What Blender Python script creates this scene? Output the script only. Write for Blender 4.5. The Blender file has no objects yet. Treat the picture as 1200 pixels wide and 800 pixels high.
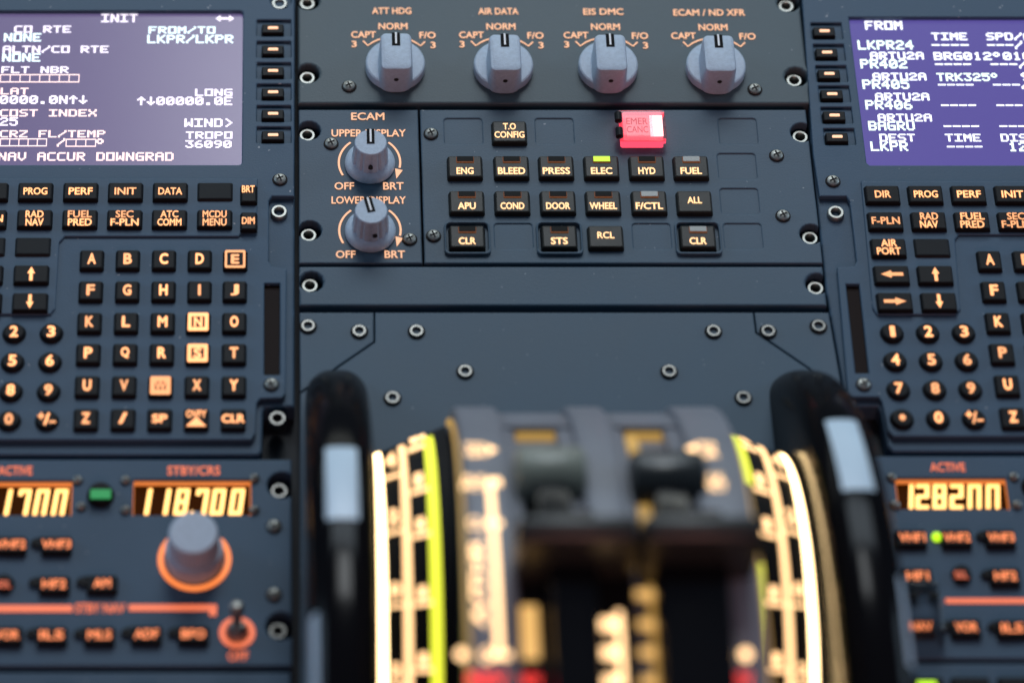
import bpy, bmesh, math, random
from mathutils import Vector
random.seed(7)
sc = bpy.context.scene
COL = sc.collection

# ------------------------------------------------------------------ camera
TH = math.radians(34.0)          # panel normal against the view axis
F = 3912.0                       # focal length in photo pixels (1200 wide)
PX0, PY0 = 330.0, 400.0          # principal point in the photo (a crop)
D0 = 0.9216
SN, CS = math.sin(TH), math.cos(TH)
CAM = Vector((0, -D0*SN, D0*CS))
VDIR = Vector((0, SN, -CS)); UDIR = Vector((0, CS, SN)); RDIR = Vector((1, 0, 0))
cd = bpy.data.cameras.new('camera'); cam = bpy.data.objects.new('camera', cd); COL.objects.link(cam)
cam.location = CAM; cam.rotation_euler = (TH, 0, 0)
cd.sensor_fit = 'HORIZONTAL'; cd.sensor_width = 36; cd.lens = F/1200*36
cd.shift_x = (600-PX0)/1200
cd.clip_start = 0.05; cd.clip_end = 50
cd.dof.use_dof = True; cd.dof.focus_distance = 0.955
cd.dof.aperture_fstop = 5.2; cd.dof.aperture_blades = 0
sc.camera = cam
# ------------------------------------------------------------------ world, lamps, exposure
w = bpy.data.worlds.new('World'); sc.world = w; w.use_nodes = True
w.node_tree.nodes['Background'].inputs[0].default_value = (0.34, 0.46, 0.66, 1)
w.node_tree.nodes['Background'].inputs[1].default_value = 0.19
def area(name, loc, target, sx, sy, power, col):
    l = bpy.data.lights.new(name, 'AREA'); l.shape = 'RECTANGLE'; l.size = sx; l.size_y = sy
    l.energy = power; l.color = col
    o = bpy.data.objects.new(name, l); COL.objects.link(o); o.location = loc
    o.rotation_euler = (Vector(target)-Vector(loc)).to_track_quat('-Z', 'Y').to_euler()
    return o
area('windscreen_light', (0.10, 1.30, 0.98), (0.08, 0, 0), 1.10, 0.42, 10.5, (0.76, 0.89, 1.0))
area('overhead_light', (0.13, 1.20, 1.57), (0.08, 0, 0), 0.45, 0.42, 8.5, (0.92, 0.97, 1.0))
area('left_window_light', (-1.20, 0.45, 0.48), (0.08, 0, 0), 0.35, 0.6, 4.2, (0.55, 0.77, 1.0))
area('right_window_light', (1.40, 0.45, 0.48), (0.08, 0, 0), 0.35, 0.6, 4.2, (0.58, 0.79, 1.0))
area('cabin_light', (0.16, -1.25, 0.70), (0.08, 0.05, 0), 0.6, 0.3, 5.0, (1.0, 0.42, 0.34))
area('low_forward_fill', (0.08, 0.95, 0.14), (0.08, -0.1, 0.03), 1.5, 0.12, 1.6, (0.92, 0.97, 0.90))  # added lamp, puts streaks on the wheels and lifts the drum
sc.view_settings.view_transform = 'Standard'; sc.view_settings.look = 'None'
sc.view_settings.exposure = 0.0; sc.view_settings.gamma = 1.0
sc.cycles.use_denoising = True
sc.cycles.max_bounces = 8; sc.cycles.sample_clamp_indirect = 4

# ------------------------------------------------------------------ pixel -> point on a plane / drum
def ray(px, py):
    return VDIR + RDIR*((px-PX0)/F) + UDIR*((PY0-py)/F)
def S(px, py, z=0.0):
    d = ray(px, py); t = (z-CAM.z)/d.z
    return CAM + d*t
def ppm(py, z=0.0):              # photo pixels per metre across, at that row
    d = ray(PX0, py); t = (z-CAM.z)/d.z
    return F/t
def cyl_hit(px, py, R, yc, zc):
    d = ray(px, py); oy, oz = CAM.y-yc, CAM.z-zc
    a = d.y*d.y+d.z*d.z; b = 2*(oy*d.y+oz*d.z); c = oy*oy+oz*oz-R*R
    q = b*b-4*a*c
    t = (-b-math.sqrt(max(q, 0)))/(2*a)
    p = CAM+d*t
    return p.x, math.atan2(p.y-yc, p.z-zc)

# ------------------------------------------------------------------ materials
def srgb(r, g, b):
    f = lambda c: (c/255/12.92 if c/255 <= 0.04045 else ((c/255+0.055)/1.055)**2.4)
    return (f(r), f(g), f(b), 1)
def mat(name, col, rough=0.5, metal=0.0, var=0.0, vscale=60, bump=0.0, bscale=2500, emis=None, es=0.0, spec=0.5, coat=0.0, specks=False):
    m = bpy.data.materials.new(name); m.use_nodes = True
    nt = m.node_tree; p = nt.nodes['Principled BSDF']
    p.inputs['Base Color'].default_value = (*col[:3], 1)
    p.inputs['Roughness'].default_value = rough; p.inputs['Metallic'].default_value = metal
    p.inputs['Specular IOR Level'].default_value = spec
    p.inputs['Coat Weight'].default_value = coat
    tc = None
    if var or bump or specks:
        tc = nt.nodes.new('ShaderNodeTexCoord')
    if var:
        n = nt.nodes.new('ShaderNodeTexNoise'); n.inputs['Scale'].default_value = vscale
        n.inputs['Detail'].default_value = 5; n.inputs['Roughness'].default_value = 0.65
        nt.links.new(tc.outputs['Object'], n.inputs['Vector'])
        r = nt.nodes.new('ShaderNodeValToRGB')
        r.color_ramp.elements[0].position = 0.3; r.color_ramp.elements[1].position = 0.7
        r.color_ramp.elements[0].color = (*[c*(1-var) for c in col[:3]], 1)
        r.color_ramp.elements[1].color = (*[min(1, c*(1+var)) for c in col[:3]], 1)
        nt.links.new(n.outputs['Fac'], r.inputs['Fac'])
        out = r.outputs['Color']
        if specks:               # dust and tiny chips in the paint
            v = nt.nodes.new('ShaderNodeTexNoise'); v.inputs['Scale'].default_value = 620; v.inputs['Detail'].default_value = 1
            nt.links.new(tc.outputs['Object'], v.inputs['Vector'])
            r2 = nt.nodes.new('ShaderNodeValToRGB')
            r2.color_ramp.elements[0].position = 0.765; r2.color_ramp.elements[1].position = 0.81
            r2.color_ramp.elements[0].color = (0, 0, 0, 1); r2.color_ramp.elements[1].color = (1, 1, 1, 1)
            nt.links.new(v.outputs['Fac'], r2.inputs['Fac'])
            mx = nt.nodes.new('ShaderNodeMix'); mx.data_type = 'RGBA'
            nt.links.new(r2.outputs['Color'], mx.inputs['Factor'])
            nt.links.new(out, mx.inputs['A']); mx.inputs['B'].default_value = (0.30, 0.33, 0.36, 1)
            out = mx.outputs['Result']
        nt.links.new(out, p.inputs['Base Color'])
        mr = nt.nodes.new('ShaderNodeMapRange')
        mr.inputs['To Min'].default_value = max(0, rough-0.07); mr.inputs['To Max'].default_value = min(1, rough+0.07)
        nt.links.new(n.outputs['Fac'], mr.inputs['Value']); nt.links.new(mr.outputs['Result'], p.inputs['Roughness'])
    if bump:
        n2 = nt.nodes.new('ShaderNodeTexNoise'); n2.inputs['Scale'].default_value = bscale; n2.inputs['Detail'].default_value = 2
        nt.links.new(tc.outputs['Object'], n2.inputs['Vector'])
        b = nt.nodes.new('ShaderNodeBump'); b.inputs['Strength'].default_value = bump; b.inputs['Distance'].default_value = 0.0002
        nt.links.new(n2.outputs['Fac'], b.inputs['Height']); nt.links.new(b.outputs['Normal'], p.inputs['Normal'])
    if emis:
        p.inputs['Emission Color'].default_value = (*emis[:3], 1); p.inputs['Emission Strength'].default_value = es
    return m
M = {}
M['panel'] = mat('panel_paint', (0.052, 0.088, 0.124), 0.52, spec=0.3, var=0.10, vscale=22, bump=0.25, bscale=1900, specks=True)
M['panel_mid'] = mat('panel_paint_grey', (0.062, 0.092, 0.106), 0.50, spec=0.3, var=0.10, vscale=22, bump=0.25, bscale=1900, specks=True)
M['panel_blue'] = mat('panel_paint_blue', (0.041, 0.082, 0.130), 0.55, spec=0.3, var=0.08, vscale=22, bump=0.25, bscale=1900, specks=True)
M['quad'] = mat('quadrant_paint', (0.17, 0.175, 0.20), 0.45, var=0.08, vscale=40, bump=0.15)
M['base'] = mat('pedestal_dark', (0.012, 0.015, 0.020), 0.7, var=0.2, vscale=40)
M['key'] = mat('key_black', (0.006, 0.0065, 0.0075), 0.5, spec=0.14, var=0.2, vscale=300, bump=0.1, bscale=4000)
M['ekey'] = mat('key_warm_black', (0.013, 0.012, 0.009), 0.45, spec=0.3, var=0.2, vscale=300, bump=0.1, bscale=4000)
M['keyblank'] = mat('key_blank_black', (0.009, 0.011, 0.013), 0.6, spec=0.16, var=0.2, vscale=300)
def gloss(name, col, f0, f90, rough):
    m = bpy.data.materials.new(name); m.use_nodes = True; nt = m.node_tree
    for n in list(nt.nodes): nt.nodes.remove(n)
    o = nt.nodes.new('ShaderNodeOutputMaterial'); mx = nt.nodes.new('ShaderNodeMixShader')
    d = nt.nodes.new('ShaderNodeBsdfDiffuse'); d.inputs['Color'].default_value = (*col, 1)
    g = nt.nodes.new('ShaderNodeBsdfGlossy'); g.inputs['Roughness'].default_value = rough
    lw = nt.nodes.new('ShaderNodeLayerWeight'); pw = nt.nodes.new('ShaderNodeMath'); pw.operation = 'POWER'; pw.inputs[1].default_value = 7
    mr = nt.nodes.new('ShaderNodeMapRange'); mr.inputs['To Min'].default_value = f0; mr.inputs['To Max'].default_value = f90
    nt.links.new(lw.outputs['Facing'], pw.inputs[0]); nt.links.new(pw.outputs[0], mr.inputs['Value']); nt.links.new(mr.outputs['Result'], mx.inputs[0])
    nt.links.new(d.outputs[0], mx.inputs[1]); nt.links.new(g.outputs[0], mx.inputs[2]); nt.links.new(mx.outputs[0], o.inputs['Surface'])
    return m
M['black'] = gloss('gloss_black', (0.004, 0.004, 0.005), 0.012, 0.55, 0.14)
M['lever'] = mat('lever_black', (0.004, 0.004, 0.005), 0.14, spec=0.3)
M['head'] = mat('lever_head_black', (0.016, 0.017, 0.015), 0.34)
M['grip'] = mat('grip_olive', (0.20, 0.21, 0.17), 0.38, var=0.1, vscale=120)
M['gripdark'] = mat('grip_black', (0.018, 0.020, 0.020), 0.3, var=0.1, vscale=120)
M['knob'] = mat('knob_grey', (0.38, 0.47, 0.57), 0.42, var=0.10, vscale=900, bump=0.7, bscale=3200)
M['knobtop'] = mat('knob_dark', (0.006, 0.006, 0.007), 0.7, spec=0.1)
M['white'] = mat('white_paint', (0.72, 0.74, 0.76), 0.4, var=0.05)
M['mark'] = mat('wheel_mark', (0.50, 0.62, 0.72), 0.35, var=0.04)
M['steel'] = mat('steel', (0.34, 0.34, 0.31), 0.46, 1.0, var=0.12, vscale=900)
M['darksteel'] = mat('dark_steel', (0.17, 0.17, 0.16), 0.34, 1.0, var=0.2, vscale=900)
M['hole'] = mat('hole_black', (0.006, 0.004, 0.004), 0.8)
M['hexhole'] = mat('hex_hole', (0.028, 0.010, 0.008), 0.5)  # dark red reflection inside the sockets, put into the colour
M['redslot'] = mat('slot_lens', (0.010, 0.003, 0.002), 0.6, spec=0.12)
def lit(name, col, s, base=0.4):
    return mat(name, tuple(c*base for c in col[:3]), 0.5, emis=col, es=s)
M['leg'] = lit('lit_legend', (1.0, 0.50, 0.27), 0.92)
M['legk'] = lit('lit_key_legend', (1.0, 0.45, 0.18), 1.6)
LEGK = [lit('lit_key_legend', (1.0, 0.40, 0.15), v) for v in (1.15, 1.4, 1.6, 1.8, 2.0)]
M['lege'] = lit('lit_system_key_legend', (1.0, 0.55, 0.25), 1.7)
M['legr'] = lit('lit_radio_legend', (1.0, 0.27, 0.09), 1.35)
M['legrl'] = lit('lit_radio_title', (1.0, 0.21, 0.09), 0.85)
M['legq'] = lit('lit_quadrant_legend', (1.0, 0.62, 0.30), 2.9)
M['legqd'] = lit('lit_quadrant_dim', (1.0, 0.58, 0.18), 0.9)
M['edge'] = lit('edge_glow', (1.0, 0.58, 0.14), 0.38)  # emission in place of light spilling along edges
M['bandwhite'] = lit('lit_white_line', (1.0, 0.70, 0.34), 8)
M['bandpeach'] = lit('lit_peach_line', (1.0, 0.60, 0.28), 2.3)
M['bandgreen'] = lit('lit_takeoff_band', (0.80, 0.85, 0.05), 1.6)
M['legred'] = lit('lit_red_legend', (1.0, 0.05, 0.04), 1.6)
M['ring'] = lit('lit_ring', (1.0, 0.25, 0.06), 1.1)
M['dash'] = lit('lit_dash', (1.0, 0.56, 0.34), 1.25)
M['greenbar'] = lit('lit_green_bar', (0.01, 0.36, 0.08), 0.55)
M['led'] = lit('lit_led', (0.55, 1.0, 0.02), 1.15)
M['glow7'] = mat('segment_glow', (0.004, 0.002, 0.001), 0.7, spec=0.02, emis=(0.55, 0.13, 0.012), es=0.06)
M['rim7'] = lit('segment_rim', (1.0, 0.26, 0.04), 0.62)
M['seg'] = lit('lit_segment', (1.0, 0.52, 0.15), 2.6)
M['scrL'] = mat('screen_left', (0.02, 0.02, 0.025), 0.20, emis=(0.15, 0.115, 0.265), es=0.85, spec=0.28)
M['scrR'] = mat('screen_right', (0.02, 0.02, 0.03), 0.20, emis=(0.105, 0.083, 0.345), es=0.95, spec=0.13)
M['txtL'] = lit('screen_text_lavender', (0.90, 0.82, 0.95), 1.25)
M['txtP'] = lit('screen_text_pink', (1.0, 0.72, 0.70), 1.25)
M['txtC'] = lit('screen_text_cyan', (0.80, 0.97, 1.0), 1.25)
M['txtG'] = lit('screen_text_mint', (0.82, 1.0, 0.88), 1.3)
M['txtW'] = lit('screen_text_white', (0.92, 0.95, 1.0), 1.35)
M['red_face'] = mat('red_lamp_face', (0.4, 0.05, 0.06), 0.4, emis=(1.0, 0.38, 0.44), es=0.95)
M['red_side'] = mat('red_lamp_surround', (0.3, 0.02, 0.03), 0.4, emis=(0.9, 0.07, 0.13), es=1.4)
M['red_hot'] = mat('red_lamp_bright_side', (0.5, 0.2, 0.2), 0.4, emis=(1.0, 0.66, 0.66), es=3.5)
M['red_text'] = mat('red_lamp_text', (0.3, 0.02, 0.02), 0.5, emis=(0.55, 0.04, 0.08), es=0.8)
def glass(name, col, rough, alpha):
    m = bpy.data.materials.new(name); m.use_nodes = True; nt = m.node_tree
    for n in list(nt.nodes): nt.nodes.remove(n)
    o = nt.nodes.new('ShaderNodeOutputMaterial'); mx = nt.nodes.new('ShaderNodeMixShader')
    t = nt.nodes.new('ShaderNodeBsdfTransparent'); g = nt.nodes.new('ShaderNodeBsdfGlossy')
    t.inputs['Color'].default_value = (*col, 1); g.inputs['Roughness'].default_value = rough
    fr = nt.nodes.new('ShaderNodeFresnel'); fr.inputs['IOR'].default_value = alpha
    nt.links.new(fr.outputs[0], mx.inputs[0]); nt.links.new(t.outputs[0], mx.inputs[1]); nt.links.new(g.outputs[0], mx.inputs[2])
    nt.links.new(mx.outputs[0], o.inputs['Surface'])
    return m
M['redglass'] = glass('red_cover_plastic', (1.0, 0.70, 0.73), 0.40, 1.5)
M['clear'] = glass('clear_cover_plastic', (0.92, 0.93, 0.95), 0.15, 1.5)

# ------------------------------------------------------------------ mesh builders
def mesh_obj(name, me, m, parent=None, loc=(0, 0, 0)):
    """link a mesh as one object; loc is a world position"""
    o = bpy.data.objects.new(name, me); COL.objects.link(o)
    loc = Vector(loc)
    if m is not None and len(me.materials) == 0:
        for x in (m if isinstance(m, (list, tuple)) else [m]): me.materials.append(x)
    if parent is not None:
        o.parent = parent; o.location = loc-WP[parent.name]
    else:
        o.location = loc
    WP[o.name] = loc
    return o
WP = {}
def thing(name, label, cat, loc, group=None):
    o = bpy.data.objects.new(name, None); COL.objects.link(o); o.location = loc
    o.empty_display_size = 0.01
    o['label'] = label; o['category'] = cat
    if group: o['group'] = group
    WP[o.name] = Vector(loc)
    return o
def bm_mesh(bm, name='m', smooth=None):
    bmesh.ops.recalc_face_normals(bm, faces=bm.faces)
    me = bpy.data.meshes.new(name); bm.to_mesh(me); bm.free()
    if smooth is not None:
        for p in me.polygons: p.use_smooth = True
        try: me.set_sharp_from_angle(angle=math.radians(smooth))
        except Exception: pass
    return me
def rr(w, h, r, n=4, cx=0, cy=0):
    """rounded rectangle outline"""
    r = min(r, w/2*0.999, h/2*0.999); pts = []
    for qx, qy, a0 in ((1, 1, 0), (-1, 1, 90), (-1, -1, 180), (1, -1, 270)):
        for i in range(n+1):
            a = math.radians(a0+90*i/n)
            pts.append((cx+qx*(w/2-r)+r*math.cos(a), cy+qy*(h/2-r)+r*math.sin(a)))
    return pts
def circ(r, n=32, cx=0, cy=0):
    return [(cx+r*math.cos(2*math.pi*i/n), cy+r*math.sin(2*math.pi*i/n)) for i in range(n)]
def loft(bm, loops, cap0=True, cap1=True, mi=0):
    rows = [[bm.verts.new(p) for p in lp] for lp in loops]
    n = len(rows[0])
    for a, b in zip(rows, rows[1:]):
        for i in range(n):
            f = bm.faces.new((a[i], a[(i+1) % n], b[(i+1) % n], b[i])); f.material_index = mi
    if cap0: bm.faces.new(rows[0][::-1]).material_index = mi
    if cap1: bm.faces.new(rows[-1]).material_index = mi
    return rows
def key_bm(w, h, r, ht, taper=0.0003, bev=0.0004, round_=False, z0=0.0):
    """a key cap: rounded outline, slight taper, bevelled rim"""
    bm = bmesh.new()
    def lp(t, z):
        o = circ((w/2)-t, 28) if round_ else rr(w-2*t, h-2*t, max(r-t*0.5, 0.0001))
        return [(x, y, z) for x, y in o]
    loft(bm, [lp(0, z0), lp(taper, ht-bev), lp(taper+bev*0.35, ht-bev*0.3), lp(taper+bev, ht)])
    return bm
def curve_plate(outer, holes, z0, z1, bev=0.0004):
    """flat plate with real openings and a bevelled edge"""
    cu = bpy.data.curves.new('c', 'CURVE'); cu.dimensions = '2D'; cu.fill_mode = 'BOTH'
    for pl in [outer]+list(holes):
        sp = cu.splines.new('POLY'); sp.points.add(len(pl)-1); sp.use_cyclic_u = True
        for i, (x, y) in enumerate(pl): sp.points[i].co = (x, y, 0, 1)
    cu.extrude = (z1-z0)/2-bev; cu.bevel_depth = bev; cu.bevel_resolution = 2; cu.offset = -bev
    ob = bpy.data.objects.new('c', cu); COL.objects.link(ob)
    bpy.context.view_layer.update()
    me = bpy.data.meshes.new_from_object(ob.evaluated_get(bpy.context.evaluated_depsgraph_get()))
    bpy.data.objects.remove(ob); bpy.data.curves.remove(cu)
    for v in me.vertices: v.co.z += (z0+z1)/2
    for p in me.polygons: p.use_smooth = False
    return me
def join(meshes, name='m'):
    bm = bmesh.new()
    for k, me in enumerate(meshes):
        n0 = len(bm.faces); bm.from_mesh(me)
        bm.faces.ensure_lookup_table()
    me = bpy.data.meshes.new(name); bm.to_mesh(me); bm.free()
    return me
def slab(outer, z0, z1):
    bm = bmesh.new()
    loft(bm, [[(x, y, z0) for x, y in outer], [(x, y, z1) for x, y in outer]])
    return bm_mesh(bm)
def lathe(profile, n=28, mats=None, cx=0, cy=0):
    """revolve (r, z) round Z; mats gives one material index per profile segment"""
    bm = bmesh.new(); rows = []
    for r, z in profile:
        if r < 1e-7: rows.append([bm.verts.new((cx, cy, z))])
        else: rows.append([bm.verts.new((cx+r*math.cos(2*math.pi*i/n), cy+r*math.sin(2*math.pi*i/n), z)) for i in range(n)])
    for k, (a, b) in enumerate(zip(rows, rows[1:])):
        for i in range(n):
            j = (i+1) % n
            if len(a) == 1 and len(b) == 1: continue
            if len(a) == 1: f = bm.faces.new((a[0], b[j], b[i]))
            elif len(b) == 1: f = bm.faces.new((a[i], a[j], b[0]))
            else: f = bm.faces.new((a[i], a[j], b[j], b[i]))
            if mats: f.material_index = mats[k]
    return bm
# --- lettering
_tc = {}
def text_norm(s, bold=0.022, spacing=1.0):
    """text outline as flat mesh data in the unit box"""
    k = (s, bold, spacing)
    if k in _tc: return _tc[k]
    cu = bpy.data.curves.new('t', 'FONT'); cu.body = s; cu.size = 1; cu.align_x = 'CENTER'
    cu.space_character = spacing; cu.space_line = 0.82; cu.fill_mode = 'FRONT'; cu.resolution_u = 3
    ob = bpy.data.objects.new('t', cu); COL.objects.link(ob)
    bpy.context.view_layer.update()
    me = bpy.data.meshes.new_from_object(ob.evaluated_get(bpy.context.evaluated_depsgraph_get()))
    bpy.data.objects.remove(ob); bpy.data.curves.remove(cu)
    vs = [v.co.copy() for v in me.vertices]; fs = [tuple(p.vertices) for p in me.polygons]
    bpy.data.meshes.remove(me)
    x0 = min(v.x for v in vs); x1 = max(v.x for v in vs); y0 = min(v.y for v in vs); y1 = max(v.y for v in vs)
    b = bold*0.9; V = []; FF = []          # heavier strokes: the outline laid over itself, a few microns apart
    for i, (ox, oy) in enumerate(((0, 0), (b, 0), (-b, 0), (0, b), (0, -b), (b*.7, b*.7), (-b*.7, b*.7), (b*.7, -b*.7), (-b*.7, -b*.7))):
        n0 = len(V)
        V += [((v.x+ox-x0+b)/(x1-x0+2*b)-0.5, (v.y+oy-y0+b)/(y1-y0+2*b)-0.5, i*4e-6) for v in vs]
        FF += [tuple(j+n0 for j in f) for f in fs]
    out = (V, FF)
    _tc[k] = out
    return out
def flat_mesh(vs, fs):
    me = bpy.data.meshes.new('t'); me.from_pydata([(x, y, z) for x, y, z in vs], [], fs); me.update()
    return me
def text_mesh(s, w, h, bold=0.022):
    vs, fs = text_norm(s, bold)
    return flat_mesh([(x*w, y*h, z) for x, y, z in vs], fs)
def legend(parent, s, px, py, wpx, hpx, z, m, bold=0.022, name='legend'):
    k = ppm(py, z)
    return mesh_obj(name, text_mesh(s, wpx/k, hpx/k/CS, bold), m, parent, S(px, py, z))
def strip_mesh(pts, width):
    """flat ribbon along 2D points"""
    bm = bmesh.new(); L = []; R = []
    n = len(pts)
    for i, p in enumerate(pts):
        a = Vector(pts[max(i-1, 0)]); b = Vector(pts[min(i+1, n-1)])
        t = (b-a).normalized(); nn = Vector((-t.y, t.x))*width/2
        L.append(bm.verts.new((p[0]+nn.x, p[1]+nn.y, 0))); R.append(bm.verts.new((p[0]-nn.x, p[1]-nn.y, 0)))
    for i in range(n-1): bm.faces.new((R[i], R[i+1], L[i+1], L[i]))
    return bm
def P2(px, py, z=0.0):
    p = S(px, py, z); return (p.x, p.y)
def poly_px(pts, z=0.0): return [P2(x, y, z) for x, y in pts]
def rect_px(x0, y0, x1, y1, z=0.0, r=0.0, n=4):
    """world rounded rectangle whose centre and size come from a photo rectangle"""
    c = S((x0+x1)/2, (y0+y1)/2, z); k = ppm((y0+y1)/2, z)
    ya, yb = S(0, y0, z).y, S(0, y1, z).y
    return rr((x1-x0)/k, ya-yb, max(r, 1e-5), n, c.x, (ya+yb)/2)

# ------------------------------------------------------------------ the setting
deck = mesh_obj('pedestal', slab([(-0.20, -0.30), (0.36, -0.30), (0.36, 0.24), (-0.20, 0.24)], -0.035, -0.008), M['base'])
deck['kind'] = 'structure'

# ------------------------------------------------------------------ fasteners
def bolt_mesh():
    r = 0.00245
    return bm_mesh(lathe([(r*0.9, -0.004), (r, 0.0), (r*0.97, 0.0007), (r*0.86, 0.0011), (r*0.62, 0.0011), (r*0.52, 0.0007), (r*0.50, -0.0012), (0, -0.0012)],
                         24, [0, 0, 0, 0, 0, 0, 1]), smooth=35)
BOLT = bolt_mesh(); BOLT.materials.append(M['steel']); BOLT.materials.append(M['hexhole'])
def screw_mesh(r=0.0018):
    bm = lathe([(r*1.22, 0.00015), (r*1.15, 0.0003), (r*1.02, 0.0002), (r, 0.0003), (r*0.93, 0.0008), (r*0.6, 0.00115), (0, 0.0013)], 24, [1, 1, 1, 0, 0, 0])
    for a in (0.4, 0.4+math.pi/2):          # cross recess
        ca, sa = math.cos(a), math.sin(a); w_, l_ = r*0.13, r*0.62
        q = [(-l_, -w_), (l_, -w_), (l_, w_), (-l_, w_)]
        f = bm.faces.new([bm.verts.new((x*ca-y*sa, x*sa+y*ca, 0.00135)) for x, y in q]); f.material_index = 2
    return bm_mesh(bm, smooth=35)
SCREW = screw_mesh()
for k in ('steel', 'hole', 'hole'): SCREW.materials.append(M[k])
PLATEBOLT = bm_mesh(lathe([(0.0025, 0.0001), (0.0024, 0.0003), (0.0021, 0.00015), (0.00205, 0.0004), (0.0018, 0.0009), (0.0013, 0.0009), (0.00105, 0.0004), (0.0009, -0.0012), (0, -0.0012)],
                          24, [1, 1, 0, 0, 0, 0, 2, 2]), smooth=35)
for k in ('darksteel', 'hole', 'hexhole'): PLATEBOLT.materials.append(M[k])
BOLTD = bolt_mesh(); BOLTD.materials.append(M['darksteel']); BOLTD.materials.append(M['hexhole'])  # same bolt, duller light on the lower ones put into darker metal
def bolt(parent, px, py, z=-0.003): mesh_obj('captive_bolt', BOLTD if py > 450 else BOLT, None, parent, S(px, py, z))
def screw(parent, px, py, z=0.0): mesh_obj('screw', SCREW, None, parent, S(px, py, z))
def platebolt(parent, px, py, z=0.0): mesh_obj('bolt', PLATEBOLT, None, parent, S(px, py, z))

def notched(x_left, x_right, y0, y1, z, left_cuts=(), right_cuts=(), r=0.0034):
    """outline of a panel whose side edges carry round bolt pockets; x_left/x_right = (x at y0, x at y1)"""
    TL = S(x_left[0], y0, z); BL = S(x_left[1], y1, z); TR = S(x_right[0], y0, z); BR = S(x_right[1], y1, z)
    xl = (TL.x+BL.x)/2; xr = (TR.x+BR.x)/2; yt, yb = TL.y, BL.y
    pts = [(xl, yt)]
    for (px, py) in left_cuts:                      # going down the left side
        c = S(px, py, z)
        a0 = math.acos(max(-1, min(1, (xl-c.x)/r)))
        for i in range(13):
            a = a0-2*a0*i/12
            pts.append((c.x+r*math.cos(a), c.y+r*math.sin(a)))
    pts += [(xl, yb), (xr, yb)]
    for (px, py) in reversed(list(right_cuts)):     # going up the right side
        c = S(px, py, z)
        a0 = math.acos(max(-1, min(1, (c.x-xr)/r)))
        for i in range(13):
            a = math.pi+a0-2*a0*i/12
            pts.append((c.x+r*math.cos(a), c.y+r*math.sin(a)))
    pts.append((xr, yt))
    # drop consecutive duplicates
    out = []
    for p in pts:
        if not out or (Vector(p)-Vector(out[-1])).length > 1e-5: out.append(p)
    return out

def rel(me, loc):
    for v in me.vertices: v.co -= Vector(loc)
    return me
def plate(parent, name, m, outer, holes, z0, z1, bev=0.0004, floor=None):
    me = curve_plate(outer, holes, z0, z1, bev)
    if floor:
        me = join([me]+[slab(o, a, b) for o, a, b in floor])
    base = WP[parent.name]
    return mesh_obj(name, rel(me, base), m, parent, base)

# ================================================================== SWITCHING PANEL
sp = thing('selector_panel', 'blue grey panel carrying four big pointer knobs marked CAPT, NORM and F/O', 'control panel', S(645, 60, -0.008))
plate(sp, 'faceplate', M['panel_mid'], notched((349, 349), (938.5, 944), -40, 121.5, 0, [(361, 1), (361, 86)], [(924, 3), (933, 90)]), [], -0.008, 0.0, 0.0007)
for x, y in ((360, 7), (360, 94), (920.5, 10), (930, 97)): bolt(sp, x, y)
for x, y in ((409, 102), (884.5, 105.5)): screw(sp, x, y)

def knob_parts(parent, px, py):
    """big pointer knob: round skirt and raised bar; px,py = centre of the skirt's foot"""
    c = S(px, py, 0); R = 0.00868
    bm = lathe([(R, 0.0002), (R*1.0, 0.0021), (R*0.985, 0.0027), (R*0.94, 0.0030), (0, 0.0032)], 48)
    k = mesh_obj('selector_knob', bm_mesh(bm, smooth=35), M['knob'], parent, c)
    # the bar: tapered rounded block from the lower rim of the skirt to just past its middle
    bm = bmesh.new(); wd = 0.0090; y0, y1 = -0.0090, 0.0046; ht = 0.0108
    cy = (y0+y1)/2; ln = y1-y0
    def lp(w_, l_, r_, z): return [(x, y, z) for x, y in rr(w_, l_, r_, 5, 0, cy)]
    loft(bm, [lp(wd+0.0014, ln+0.0004, 0.0040, 0.0004), lp(wd+0.0008, ln+0.0002, 0.0030, 0.004), lp(wd, ln-0.0001, 0.0016, ht-0.0008), lp(wd-0.0005, ln-0.0006, 0.0014, ht-0.0002), lp(wd-0.0016, ln-0.0016, 0.0010, ht)])
    mesh_obj('pointer_bar', bm_mesh(bm, smooth=40), M['knob'], k, c)
    # index slot at the front end: black inlay with a white line
    bm = bmesh.new()
    for (xa, xb, mi, z) in ((-0.0012, 0.0012, 0, ht+0.0001), (-0.00026, 0.00026, 1, ht+0.00016)):
        ya, yb = y1-(0.0049 if mi == 0 else 0.0042), y1-0.0002
        bmesh_box(bm, xa, xb, ya, yb, ht-0.0006, z, mi)
        bmesh_box(bm, xa, xb, y1-0.0006, y1+0.00008+(0.0001 if mi else 0), ht-0.004, z-0.0003, mi)
    mesh_obj('index_line', bm_mesh(bm), [M['knobtop'], M['white']], k, c)
    # grub screw hole in the near end wall
    bm = bmesh.new()
    vs = [bm.verts.new((0.0007*math.cos(a), y0-0.00012, 0.0060+0.0007*math.sin(a))) for a in [2*math.pi*i/16 for i in range(16)]]
    bm.faces.new(vs)
    ex = bmesh.ops.extrude_face_region(bm, geom=list(bm.faces))
    for g in ex['geom']:
        if isinstance(g, bmesh.types.BMVert): g.co.y += 0.0006
    mesh_obj('grub_screw', bm_mesh(bm), M['hole'], k, c)
    return k
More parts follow.
